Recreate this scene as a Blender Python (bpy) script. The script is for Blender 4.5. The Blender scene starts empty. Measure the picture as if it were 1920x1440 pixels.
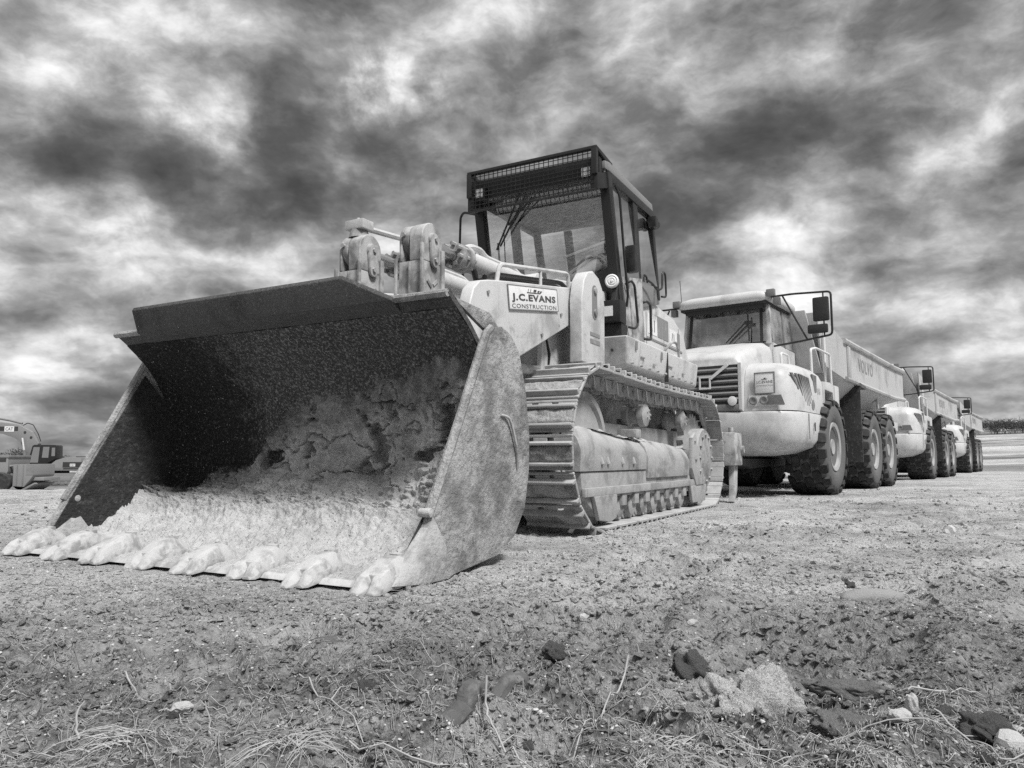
import bpy, bmesh, math, random
import numpy as np
from mathutils import Vector, Matrix

R = math.radians
random.seed(7)
scene = bpy.context.scene
COL = scene.collection

# ------------------------------------------------------------------ camera
cam_data = bpy.data.cameras.new('camera')
cam_data.sensor_width = 36.0
cam_data.lens = 36.0 * 1384.0 / 1920.0
cam_data.clip_start = 0.05
cam_data.clip_end = 3000.0
cam = bpy.data.objects.new('camera', cam_data)
COL.objects.link(cam)
cam.location = (0, 0, 0.60)
cam.rotation_euler = (R(90 + 5.86), 0, 0)
scene.camera = cam

# ------------------------------------------------------------------ sun and sky
SUN_EL, SUN_AZ = 54.0, 146.0          # azimuth measured clockwise from +Y (camera forward)
sun_data = bpy.data.lights.new('sun', 'SUN')
sun_data.energy = 3.0
sun_data.angle = R(12)
sun_data.color = (1.0, 0.995, 0.985)
sun = bpy.data.objects.new('sun', sun_data)
COL.objects.link(sun)
_d = Vector((math.sin(R(SUN_AZ)) * math.cos(R(SUN_EL)), math.cos(R(SUN_AZ)) * math.cos(R(SUN_EL)), math.sin(R(SUN_EL))))
sun.rotation_euler = _d.to_track_quat('Z', 'Y').to_euler()
sun.location = _d * 60

world = bpy.data.worlds.new('World')
scene.world = world
world.use_nodes = True


class NT:
    """small helper round a node tree"""
    def __init__(s, tree):
        s.t = tree
        tree.nodes.clear()
    def n(s, typ, **kw):
        nd = s.t.nodes.new(typ)
        for k, v in kw.items():
            setattr(nd, k, v)
        return nd
    def put(s, sock, v):
        if isinstance(v, bpy.types.NodeSocket):
            s.t.links.new(v, sock)
        elif isinstance(v, (int, float)):
            if sock.type in ('RGBA',):
                sock.default_value = (v, v, v, 1)
            elif sock.type == 'VECTOR':
                sock.default_value = (v, v, v)
            else:
                sock.default_value = v
        else:
            sock.default_value = v
    def math(s, op, a, b=0.0, c=0.0, clamp=False):
        nd = s.n('ShaderNodeMath', operation=op, use_clamp=clamp)
        s.put(nd.inputs[0], a); s.put(nd.inputs[1], b)
        if len(nd.inputs) > 2: s.put(nd.inputs[2], c)
        return nd.outputs[0]
    def vmath(s, op, a, b=(0, 0, 0), out=0):
        nd = s.n('ShaderNodeVectorMath', operation=op)
        s.put(nd.inputs[0], a); s.put(nd.inputs[1], b)
        return nd.outputs['Value' if op in ('DOT_PRODUCT', 'LENGTH', 'DISTANCE') else 'Vector']
    def noise(s, vec, scale, detail=4, rough=0.55, dist=0.0, col=False):
        nd = s.n('ShaderNodeTexNoise')
        s.put(nd.inputs['Vector'], vec); nd.inputs['Scale'].default_value = scale
        nd.inputs['Detail'].default_value = detail; nd.inputs['Roughness'].default_value = rough
        nd.inputs['Distortion'].default_value = dist
        return nd.outputs['Color' if col else 'Fac']
    def ramp(s, fac, stops, interp='LINEAR'):
        nd = s.n('ShaderNodeValToRGB')
        s.put(nd.inputs[0], fac)
        cr = nd.color_ramp; cr.interpolation = interp
        while len(cr.elements) > 1: cr.elements.remove(cr.elements[-1])
        for i, (p, v) in enumerate(stops):
            e = cr.elements[0] if i == 0 else cr.elements.new(p)
            e.position = p; e.color = (v, v, v, 1)
        return nd.outputs[0]
    def mixf(s, f, a, b):
        nd = s.n('ShaderNodeMix', data_type='FLOAT')
        s.put(nd.inputs[0], f); s.put(nd.inputs[2], a); s.put(nd.inputs[3], b)
        return nd.outputs[0]
    def maprange(s, v, a, b, c=0.0, d=1.0, smooth=True):
        nd = s.n('ShaderNodeMapRange', interpolation_type='SMOOTHSTEP' if smooth else 'LINEAR')
        s.put(nd.inputs[0], v); s.put(nd.inputs[1], a); s.put(nd.inputs[2], b); s.put(nd.inputs[3], c); s.put(nd.inputs[4], d)
        return nd.outputs[0]
    def mapping(s, vec, scale=(1, 1, 1), loc=(0, 0, 0), rot=(0, 0, 0)):
        nd = s.n('ShaderNodeMapping')
        s.put(nd.inputs[0], vec); nd.inputs['Location'].default_value = loc
        nd.inputs['Rotation'].default_value = rot; nd.inputs['Scale'].default_value = scale
        return nd.outputs[0]


def build_sky():
    N = NT(world.node_tree)
    tc = N.n('ShaderNodeTexCoord').outputs['Generated']
    sky = N.n('ShaderNodeTexSky', sky_type='NISHITA', sun_disc=False)
    sky.sun_elevation = R(SUN_EL); sky.sun_rotation = R(SUN_AZ)
    bw = N.n('ShaderNodeRGBToBW'); N.put(bw.inputs[0], sky.outputs[0])
    sep = N.n('ShaderNodeSeparateXYZ'); N.put(sep.inputs[0], tc)
    zc = N.math('ADD', N.math('MAXIMUM', sep.outputs[2], 0.0), 0.22)
    comb = N.n('ShaderNodeCombineXYZ')
    N.put(comb.inputs[0], N.math('DIVIDE', sep.outputs[0], zc))
    N.put(comb.inputs[1], N.math('DIVIDE', sep.outputs[1], zc))
    plane = comb.outputs[0]                       # the cloud layer seen as a flat ceiling
    w1 = N.vmath('SUBTRACT', N.noise(plane, 1.1, 4, 0.55, col=True), (0.5, 0.5, 0.5))
    pw = N.vmath('ADD', plane, N.vmath('MULTIPLY', w1, (0.45, 0.45, 0)))
    n1 = N.noise(N.mapping(pw, (1, 1.2, 1), (3.1, 1.7, 0), (0, 0, 0.45)), 1.0, 7, 0.52, 0.0)
    n2 = N.noise(N.mapping(pw, (1, 1.5, 1), (9.1, 4.4, 0), (0, 0, 0.5)), 2.3, 7, 0.52, 0.0)
    w3 = N.vmath('SUBTRACT', N.noise(tc, 5.0, 4, 0.55, col=True), (0.5, 0.5, 0.5))
    tw = N.vmath('ADD', tc, N.vmath('MULTIPLY', w3, (0.07, 0.07, 0.07)))
    n3 = N.noise(N.mapping(tw, (1, 1, 1.7), (2, 0, 0), (0.0, 0.30, 0.2)), 6.5, 8, 0.56, 0.0)
    v = N.math('ADD', N.math('MULTIPLY', N.math('SUBTRACT', n1, 0.5), 0.50), N.math('MULTIPLY', N.math('SUBTRACT', n2, 0.5), 0.65))
    # the same billows sampled a little towards the light: their difference gives lit rims and shaded bases
    n5 = N.noise(N.mapping(N.vmath('ADD', tw, (-0.022, 0.0, 0.040)), (1, 1, 1.7), (2, 0, 0), (0.0, 0.30, 0.2)), 6.5, 8, 0.56, 0.0)
    n4 = N.noise(N.mapping(tw, (1, 1, 1.9), (5, 1, 0), (0.0, 0.34, 0.2)), 15.0, 7, 0.62, 0.25)
    v = N.math('ADD', v, N.math('MULTIPLY', N.math('SUBTRACT', n3, 0.5), 0.95))
    v = N.math('ADD', v, N.math('MULTIPLY', N.math('SUBTRACT', n4, 0.5), 0.28))
    v = N.math('ADD', v, N.math('MULTIPLY', N.math('SUBTRACT', n3, n5), 0.75))
    v = N.math('ADD', v, 0.445)
    # big banks of cloud and thin spots, in world directions, ragged by noise
    wdir = N.vmath('ADD', tc, N.vmath('MULTIPLY', N.vmath('SUBTRACT', N.noise(tc, 4.0, 8, 0.62, col=True), (0.5, 0.5, 0.5)), (0.34, 0.34, 0.28)))
    for (dx, dy, dz, r, amp) in SKY_BANKS:
        L = math.sqrt(dx * dx + dy * dy + dz * dz)
        dist = N.vmath('DISTANCE', wdir, (dx / L, dy / L, dz / L))
        v = N.math('ADD', v, N.maprange(dist, 0.0, r, amp * (0.85 if amp > 0 else 0.58), 0.0))
    v = N.math('ADD', N.math('MULTIPLY', v, 0.78), 0.115)      # keep tone inside the darkest bases
    lum = N.ramp(v, [(0.0, 0.036), (0.18, 0.062), (0.32, 0.105), (0.45, 0.185), (0.56, 0.29), (0.68, 0.46), (0.84, 0.66), (1.0, 0.74)])
    # an overcast sky is brighter overhead than at the horizon
    grad = N.maprange(sep.outputs[2], 0.50, 0.98, 1.0, 1.9)
    tot = N.math('ADD', N.math('MULTIPLY', N.math('MULTIPLY', lum, grad), 12.0), N.math('MULTIPLY', bw.outputs[0], 0.02))
    bg = N.n('ShaderNodeBackground'); N.put(bg.inputs[0], tot); bg.inputs[1].default_value = 0.1
    out = N.n('ShaderNodeOutputWorld'); N.put(out.inputs[0], bg.outputs[0])


# (direction x, y, z, reach, amount): banks of cloud as they hang over the site
SKY_BANKS = [
    (-0.531, 0.788, 0.312, 0.26, -0.34),
    (-0.416, 0.841, 0.346, 0.24, -0.30),
    (-0.271, 0.853, 0.445, 0.26, -0.30),
    (-0.207, 0.889, 0.407, 0.16, -0.22),
    (-0.460, 0.804, 0.378, 0.14, -0.16),
    (-0.346, 0.872, 0.345, 0.16, -0.24),
    (0.027, 0.889, 0.457, 0.30, -0.05),
    (0.363, 0.825, 0.433, 0.17, -0.26),
    (0.510, 0.724, 0.465, 0.24, -0.55),
    (0.545, 0.797, 0.260, 0.22, -0.12),
    (0.340, 0.874, 0.346, 0.16, -0.16),
    (0.181, 0.889, 0.421, 0.20, -0.08),
    (0.461, 0.876, 0.141, 0.12, -0.14),
    (-0.517, 0.841, 0.161, 0.12, -0.12),
    (0.233, 0.924, 0.302, 0.20, -0.06),
    (-0.492, 0.741, 0.457, 0.18, 0.30),
    (-0.383, 0.797, 0.467, 0.16, 0.26),
    (-0.433, 0.807, 0.402, 0.07, 0.22),
    (-0.144, 0.885, 0.444, 0.07, 0.55),
    (-0.364, 0.831, 0.420, 0.08, 0.28),
    (-0.440, 0.860, 0.258, 0.13, 0.30),
    (-0.549, 0.808, 0.215, 0.14, 0.18),
    (-0.321, 0.901, 0.291, 0.12, 0.24),
    (-0.562, 0.822, 0.096, 0.12, 0.22),
    (-0.220, 0.923, 0.316, 0.12, 0.10),
    (0.188, 0.849, 0.494, 0.10, 0.20),
    (0.364, 0.795, 0.485, 0.12, 0.18),
    (0.494, 0.804, 0.331, 0.09, 0.24),
    (0.328, 0.902, 0.281, 0.16, 0.16),
    (0.019, 0.838, 0.545, 0.08, 0.20),
    (0.231, 0.954, 0.189, 0.16, 0.14),
    (0.481, 0.870, 0.108, 0.16, 0.12),
    (0.553, 0.823, 0.133, 0.14, 0.08),
    (0.361, 0.908, 0.214, 0.14, 0.14),
    (0.553, 0.831, 0.061, 0.12, 0.14),
    (-0.178, 0.915, 0.362, 0.10, 0.06),
    (0.494, 0.778, 0.387, 0.12, 0.12),
    (-0.084, 0.851, 0.518, 0.14, 0.08),
]
build_sky()

vs = scene.view_settings
vs.view_transform = 'Standard'; vs.look = 'None'; vs.exposure = 0.58; vs.gamma = 1.0
vs.use_curve_mapping = False
scene.cycles.use_denoising = False
scene.cycles.max_bounces = 6
scene.cycles.diffuse_bounces = 3
scene.cycles.glossy_bounces = 3
scene.cycles.transparent_max_bounces = 12
scene.cycles.caustics_reflective = False
scene.cycles.caustics_refractive = False

# ------------------------------------------------------------------ numpy noise
def _hash(ix, iy, seed):
    h = (ix.astype(np.int64) * 374761393 + iy.astype(np.int64) * 668265263 + seed * 974634777) & 0xFFFFFFFF
    h = ((h ^ (h >> 13)) * 1274126177) & 0xFFFFFFFF
    return ((h ^ (h >> 16)) & 0xFFFF) / 65535.0

def vn(x, y, seed=0):
    ix = np.floor(x); iy = np.floor(y); fx = x - ix; fy = y - iy
    fx = fx * fx * fx * (fx * (fx * 6 - 15) + 10); fy = fy * fy * fy * (fy * (fy * 6 - 15) + 10)
    a = _hash(ix, iy, seed); b = _hash(ix + 1, iy, seed); c = _hash(ix, iy + 1, seed); d = _hash(ix + 1, iy + 1, seed)
    return (a + (b - a) * fx) * (1 - fy) + (c + (d - c) * fx) * fy

def fbm(x, y, octv=4, seed=0, gain=0.5):
    s = np.zeros_like(x, dtype=float); amp = 1.0; tot = 0
    for o in range(octv):
        s += amp * (vn(x * 2 ** o, y * 2 ** o, seed + o * 17) - 0.5); tot += amp; amp *= gain
    return s / tot * 2

def sstep(a, b, v):
    t = np.clip((v - a) / (b - a), 0, 1); return t * t * (3 - 2 * t)

# ------------------------------------------------------------------ materials
MATS = {}
def weathered(name, base, rough=0.6, metal=0.0, dirt=None, dirt_amt=0.4, dirt_scale=1.6, dust=0.0, dust_col=0.45,
              speck=0.0, speck_scale=60.0, speck_col=0.5, streak=0.0, bump=0.15, bump_scale=40.0, bump_dist=0.004, coat=0.0,
              scratch=0.0, spec=0.5, splash=None):
    m = bpy.data.materials.new(name); m.use_nodes = True
    N = NT(m.node_tree)
    tc = N.n('ShaderNodeTexCoord').outputs['Object']
    oi = N.n('ShaderNodeObjectInfo').outputs['Random']
    vec = N.vmath('ADD', tc, N.vmath('MULTIPLY', _comb(N, oi), (7.0, 5.0, 3.0)))
    col = base
    if dirt is not None:
        f = N.maprange(N.noise(vec, dirt_scale, 7, 0.62, 0.3), 0.62 - 0.25 * dirt_amt, 0.78 - 0.2 * dirt_amt)
        col = N.mixf(N.math('MULTIPLY', f, min(1.0, 0.45 + dirt_amt * 0.5)), col, dirt)
        col = N.mixf(N.math('MULTIPLY', N.maprange(N.noise(vec, dirt_scale * 9, 5, 0.7), 0.55, 0.8), 0.5 * dirt_amt), col, dirt)
    if streak > 0:
        st = N.noise(N.mapping(vec, (11, 11, 0.8)), 1.0, 5, 0.65)
        col = N.mixf(N.math('MULTIPLY', N.maprange(st, 0.52, 0.78), streak), col, (dirt if dirt is not None else base * 0.5))
    if speck > 0:
        sp = N.maprange(N.noise(vec, speck_scale, 4, 0.8), 0.52, 0.68)
        col = N.mixf(N.math('MULTIPLY', sp, speck), col, speck_col)
    if scratch > 0:
        sc = N.noise(N.mapping(vec, (3, 40, 40), (0, 0, 0), (0.4, 0.3, 0.9)), 1.0, 4, 0.7)
        col = N.mixf(N.math('MULTIPLY', N.maprange(sc, 0.62, 0.75), scratch), col, base * 0.35)
    if dust > 0:
        g = N.n('ShaderNodeNewGeometry')
        up = N.n('ShaderNodeSeparateXYZ'); N.put(up.inputs[0], g.outputs['Normal'])
        du = N.math('MULTIPLY', N.maprange(up.outputs[2], 0.15, 0.9), N.maprange(N.noise(vec, 4.0, 6, 0.65), 0.25, 0.65))
        du = N.math('ADD', du, N.math('MULTIPLY', N.maprange(N.noise(vec, 7.0, 6, 0.7), 0.5, 0.75), 0.35))
        col = N.mixf(N.math('MULTIPLY', du, dust, clamp=True), col, dust_col)
    if splash is not None:      # mud thrown up from the ground, thick low down and in drops higher up
        zz = N.n('ShaderNodeSeparateXYZ'); N.put(zz.inputs[0], tc)
        lo = N.maprange(zz.outputs[2], splash[0], splash[1], 0.30, -0.12, smooth=False)
        mud = N.maprange(N.math('ADD', N.noise(vec, 9.0, 8, 0.75), lo), 0.60, 0.74)
        col = N.mixf(N.math('MULTIPLY', mud, 0.75), col, splash[2])
    b = N.n('ShaderNodeBsdfPrincipled')
    cc = N.n('ShaderNodeCombineColor')
    for i in range(3): N.put(cc.inputs[i], col)
    N.put(b.inputs['Base Color'], cc.outputs[0])
    N.put(b.inputs['Roughness'], N.math('ADD', N.math('MULTIPLY', N.noise(vec, 9, 4, 0.6), 0.3), rough - 0.15, clamp=True))
    b.inputs['Metallic'].default_value = metal
    b.inputs['Specular IOR Level'].default_value = spec
    b.inputs['Coat Weight'].default_value = coat
    if bump > 0:
        bp = N.n('ShaderNodeBump'); bp.inputs['Strength'].default_value = bump; bp.inputs['Distance'].default_value = bump_dist
        h = N.math('ADD', N.noise(vec, bump_scale, 6, 0.7), N.math('MULTIPLY', N.noise(vec, bump_scale * 0.12, 4, 0.6), 2.0))
        N.put(bp.inputs['Height'], h); N.put(b.inputs['Normal'], bp.outputs[0])
    o = N.n('ShaderNodeOutputMaterial'); N.put(o.inputs[0], b.outputs[0])
    MATS[name] = m
    return m

def _comb(N, v):
    c = N.n('ShaderNodeCombineXYZ')
    for i in range(3): N.put(c.inputs[i], v)
    return c.outputs[0]

def glass_mat(name, tint=0.75, rough=0.01, refl=1.0, dust_sheen=0.12):
    m = bpy.data.materials.new(name); m.use_nodes = True
    N = NT(m.node_tree)
    tr = N.n('ShaderNodeBsdfTransparent'); tr.inputs[0].default_value = (tint, tint, tint, 1)
    gl = N.n('ShaderNodeBsdfGlossy'); gl.inputs['Roughness'].default_value = rough
    fr = N.n('ShaderNodeFresnel'); fr.inputs[0].default_value = 1.5
    mx = N.n('ShaderNodeMixShader')
    N.put(mx.inputs[0], N.math('ADD', N.math('MULTIPLY', fr.outputs[0], refl), 0.05 * refl, clamp=True))
    N.put(mx.inputs[1], tr.outputs[0]); N.put(mx.inputs[2], gl.outputs[0])
    df = N.n('ShaderNodeBsdfDiffuse'); df.inputs[0].default_value = (0.5, 0.5, 0.5, 1)
    tc = N.n('ShaderNodeTexCoord').outputs['Object']
    mx2 = N.n('ShaderNodeMixShader')
    N.put(mx2.inputs[0], N.math('MULTIPLY', N.maprange(N.noise(tc, 2.5, 6, 0.65), 0.35, 0.75), dust_sheen))  # pale film: window dust, with cloud reflection on the cab glass painted in
    N.put(mx2.inputs[1], mx.outputs[0]); N.put(mx2.inputs[2], df.outputs[0])
    o = N.n('ShaderNodeOutputMaterial'); N.put(o.inputs[0], mx2.outputs[0])
    MATS[name] = m
    return m

weathered('loader_paint', 0.57, 0.5, splash=(0.8, 2.2, 0.30), dirt=0.26, dirt_amt=0.55, dirt_scale=2.2, dust=0.35, dust_col=0.60, streak=0.5, speck=0.3, speck_col=0.22, speck_scale=70, scratch=0.15, bump=0.2)
weathered('loader_paint_worn', 0.44, 0.65, dirt=0.15, dirt_amt=0.85, dirt_scale=5.0, dust=0.5, dust_col=0.5, streak=0.4, speck=0.35, speck_col=0.16, bump=0.35, bump_scale=30)
weathered('undercarriage', 0.32, 0.85, dirt=0.13, dirt_amt=0.65, dirt_scale=3.2, streak=0.4, dust=0.6, dust_col=0.55, speck=0.3, speck_col=0.6, speck_scale=45, bump=0.5, bump_scale=28, bump_dist=0.008)
weathered('track_steel', 0.34, 0.75, dirt=0.14, dirt_amt=0.6, dirt_scale=3.5, dust=0.8, dust_col=0.52, speck=0.4, speck_col=0.45, speck_scale=50, bump=0.5, bump_scale=30, bump_dist=0.006)
weathered('track_mud', 0.38, 0.95, dirt=0.16, dirt_amt=0.8, dirt_scale=7.0, dust=0.4, dust_col=0.5, speck=0.6, speck_col=0.5, speck_scale=38, bump=1.0, bump_scale=32, bump_dist=0.02)
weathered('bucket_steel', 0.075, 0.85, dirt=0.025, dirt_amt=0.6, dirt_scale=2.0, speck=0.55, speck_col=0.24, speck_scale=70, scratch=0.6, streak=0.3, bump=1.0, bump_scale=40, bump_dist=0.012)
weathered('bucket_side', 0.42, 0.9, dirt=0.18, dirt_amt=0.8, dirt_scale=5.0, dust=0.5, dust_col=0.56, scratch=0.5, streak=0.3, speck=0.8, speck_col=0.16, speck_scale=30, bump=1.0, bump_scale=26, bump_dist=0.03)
weathered('bucket_shade', 0.028, 0.95, dirt=0.06, dirt_amt=0.6, dirt_scale=9.0, speck=0.6, speck_col=0.13, speck_scale=40, streak=0.3, bump=1.0, bump_scale=24, bump_dist=0.03)  # speckled soil on the inner cheeks; the near-black base is painted shade
weathered('bucket_dusty', 0.44, 0.9, dirt=0.2, dirt_amt=0.6, dirt_scale=5, dust=0.3, dust_col=0.6, speck=0.5, speck_col=0.2, speck_scale=40, bump=0.9, bump_scale=34, bump_dist=0.012)
weathered('tooth_dust', 0.46, 0.8, dirt=0.20, dirt_amt=0.7, dirt_scale=10, dust=0.3, dust_col=0.66, bump=0.6, bump_scale=30, bump_dist=0.008)
weathered('black_paint', 0.016, 0.42, dirt=0.05, dirt_amt=0.3, dust=0.12, dust_col=0.2, bump=0.05)
weathered('black_rubber', 0.022, 0.8, dirt=0.06, dirt_amt=0.3, bump=0.2)
weathered('interior_dark', 0.035, 0.9, dirt=0.06, dirt_amt=0.3, bump=0.1)
weathered('interior_grey', 0.20, 0.8, dirt=0.12, dirt_amt=0.3, bump=0.1)
weathered('cylinder_rod', 0.55, 0.28, metal=0.85, dirt=0.2, dirt_amt=0.3, bump=0.03)
weathered('lamp_lens', 0.75, 0.15, dirt=0.5, dirt_amt=0.3, bump=0.3, bump_scale=90)
weathered('lamp_dull', 0.20, 0.25, dirt=0.2, dirt_amt=0.3, bump=0.2, bump_scale=90)
weathered('sign_white', 0.74, 0.6, dirt=0.5, dirt_amt=0.3, dirt_scale=6, bump=0.05)
weathered('print_dark', 0.06, 0.7, dirt=0.3, dirt_amt=0.35, dirt_scale=14, bump=0.0)
weathered('print_grey', 0.22, 0.7, dirt=0.4, dirt_amt=0.3, dirt_scale=10, bump=0.0)
weathered('hauler_paint', 0.54, 0.48, dirt=0.34, dirt_amt=0.5, dirt_scale=2.2, splash=(0.45, 1.35, 0.34), dust=0.25, dust_col=0.60, streak=0.35, speck=0.12, speck_col=0.3, bump=0.10, coat=0.05)
weathered('hauler_body', 0.46, 0.6, dirt=0.22, dirt_amt=0.5, dirt_scale=1.1, dust=0.3, dust_col=0.46, streak=0.45, speck=0.2, speck_col=0.2, bump=0.15, bump_scale=20)
weathered('hauler_grey', 0.17, 0.7, dirt=0.08, dirt_amt=0.5, dust=0.3, dust_col=0.3, bump=0.2)
weathered('hauler_chassis', 0.07, 0.85, dirt=0.16, dirt_amt=0.5, dirt_scale=2.0, dust=0.4, dust_col=0.3, bump=0.4)
weathered('rail_white', 0.66, 0.5, dirt=0.4, dirt_amt=0.3, bump=0.05)
weathered('tyre', 0.020, 0.85, dirt=0.07, dirt_amt=0.5, dirt_scale=3.0, dust=0.22, dust_col=0.22, speck=0.2, speck_col=0.2, speck_scale=40, bump=0.4, bump_scale=30)
weathered('tyre_side', 0.10, 0.9, dirt=0.10, dirt_amt=0.5, dirt_scale=3.0, dust=0.2, dust_col=0.4, speck=0.2, speck_col=0.35, bump=0.4, bump_scale=26)
weathered('rim_paint', 0.34, 0.7, dirt=0.2, dirt_amt=0.5, dirt_scale=3.0, dust=0.2, bump=0.2)
weathered('flap_rubber', 0.03, 0.9, dirt=0.08, dirt_amt=0.4, speck=0.6, speck_col=0.16, speck_scale=18, bump=0.5, bump_scale=20)
weathered('far_paint', 0.21, 0.6, dirt=0.2, dirt_amt=0.4, dust=0.3, dust_col=0.42, bump=0.1)
weathered('far_grey', 0.19, 0.8, dirt=0.12, dirt_amt=0.4, dust=0.4, dust_col=0.35, bump=0.2)
weathered('stone_pale', 0.52, 0.9, dirt=0.33, dirt_amt=0.5, dirt_scale=14, bump=0.6, bump_scale=60)
weathered('stone_grey', 0.30, 0.9, dirt=0.18, dirt_amt=0.5, dirt_scale=16, bump=0.7, bump_scale=60)
weathered('clod_dark', 0.13, 0.95, dirt=0.22, dirt_amt=0.5, dirt_scale=14, speck=0.3, speck_col=0.3, bump=1.0, bump_scale=60, bump_dist=0.01)
weathered('slab_soil', 0.30, 0.95, dirt=0.16, dirt_amt=0.6, dirt_scale=16, speck=0.4, speck_col=0.12, speck_scale=50, bump=1.0, bump_scale=45, bump_dist=0.01)
weathered('bark', 0.19, 0.9, dirt=0.09, dirt_amt=0.7, dirt_scale=18, speck=0.4, speck_col=0.36, bump=0.9, bump_scale=50, bump_dist=0.006)
weathered('straw', 0.39, 0.8, dirt=0.22, dirt_amt=0.5, dirt_scale=10, bump=0.1)
weathered('foliage', 0.055, 0.9, dirt=0.10, dirt_amt=0.6, dirt_scale=0.5, bump=0.0)
weathered('twig_grey', 0.09, 0.9, dirt=0.14, dirt_amt=0.5, bump=0.0)
glass_mat('cab_glass', 0.86, 0.015, 3.0, 0.30)
glass_mat('side_glass', 0.92, 0.015, 1.2, 0.06)
glass_mat('hauler_glass', 0.62, 0.02, 2.4, 0.55)

def dirt_material(name, lo, hi, bump=1.0, sc=1.0, dry=None):
    m = bpy.data.materials.new(name); m.use_nodes = True
    N = NT(m.node_tree)
    vec = N.n('ShaderNodeTexCoord').outputs['Object']
    big = N.noise(vec, 0.9 * sc, 5, 0.6, 0.4)
    med = N.noise(vec, 7.0 * sc, 6, 0.66)
    fin = N.noise(vec, 55.0 * sc, 4, 0.75)
    v = N.math('ADD', N.math('MULTIPLY', big, 0.45), N.math('ADD', N.math('MULTIPLY', med, 0.4), N.math('MULTIPLY', fin, 0.42)))
    col = N.mixf(N.maprange(v, 0.43, 0.84), lo, hi)
    if dry is not None:      # dry powder against moist soil and painted shade (mask stored on the mesh)
        at = N.n('ShaderNodeAttribute', attribute_name='damp_shade').outputs['Fac']
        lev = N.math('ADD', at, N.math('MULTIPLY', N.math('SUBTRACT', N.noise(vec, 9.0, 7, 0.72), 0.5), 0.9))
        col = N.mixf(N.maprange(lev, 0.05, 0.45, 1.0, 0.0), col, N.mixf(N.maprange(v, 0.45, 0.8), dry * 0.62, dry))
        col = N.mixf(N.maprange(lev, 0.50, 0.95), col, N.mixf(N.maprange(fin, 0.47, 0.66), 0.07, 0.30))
        col = N.mixf(N.maprange(lev, 1.00, 1.40), col, N.mixf(N.maprange(fin, 0.50, 0.70), 0.022, 0.11))  # darkest step: shade of the bucket's far side put into the colour
    vo = N.n('ShaderNodeTexVoronoi'); N.put(vo.inputs['Vector'], vec); vo.inputs['Scale'].default_value = 48 * sc
    peb = N.maprange(vo.outputs['Distance'], 0.12, 0.30, 1.0, 0.0)
    sel = N.n('ShaderNodeSeparateColor'); N.put(sel.inputs[0], vo.outputs['Color'])
    pk = N.math('MULTIPLY', peb, N.maprange(sel.outputs[0], 0.72, 0.80))
    col = N.mixf(N.math('MULTIPLY', pk, 0.8), col, N.mixf(sel.outputs[1], lo * 0.6, min(0.7, hi * 1.5)))
    b = N.n('ShaderNodeBsdfPrincipled'); b.inputs['Roughness'].default_value = 0.95
    b.inputs['Specular IOR Level'].default_value = 0.2
    cc = N.n('ShaderNodeCombineColor')
    for i in range(3): N.put(cc.inputs[i], col)
    N.put(b.inputs['Base Color'], cc.outputs[0])
    bp = N.n('ShaderNodeBump'); bp.inputs['Strength'].default_value = bump; bp.inputs['Distance'].default_value = 0.02
    h = N.math('ADD', N.math('MULTIPLY', N.noise(vec, 24 * sc, 7, 0.75), 1.1), N.math('ADD', N.math('MULTIPLY', pk, 0.35), N.math('MULTIPLY', fin, 0.5)))
    N.put(bp.inputs['Height'], h); N.put(b.inputs['Normal'], bp.outputs[0])
    o = N.n('ShaderNodeOutputMaterial'); N.put(o.inputs[0], b.outputs[0])
    MATS[name] = m
    return m

dirt_material('packed_dirt', 0.13, 0.46, 1.0, dry=0.62)
dirt_material('clod_dirt', 0.08, 0.24, 1.0)

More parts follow.
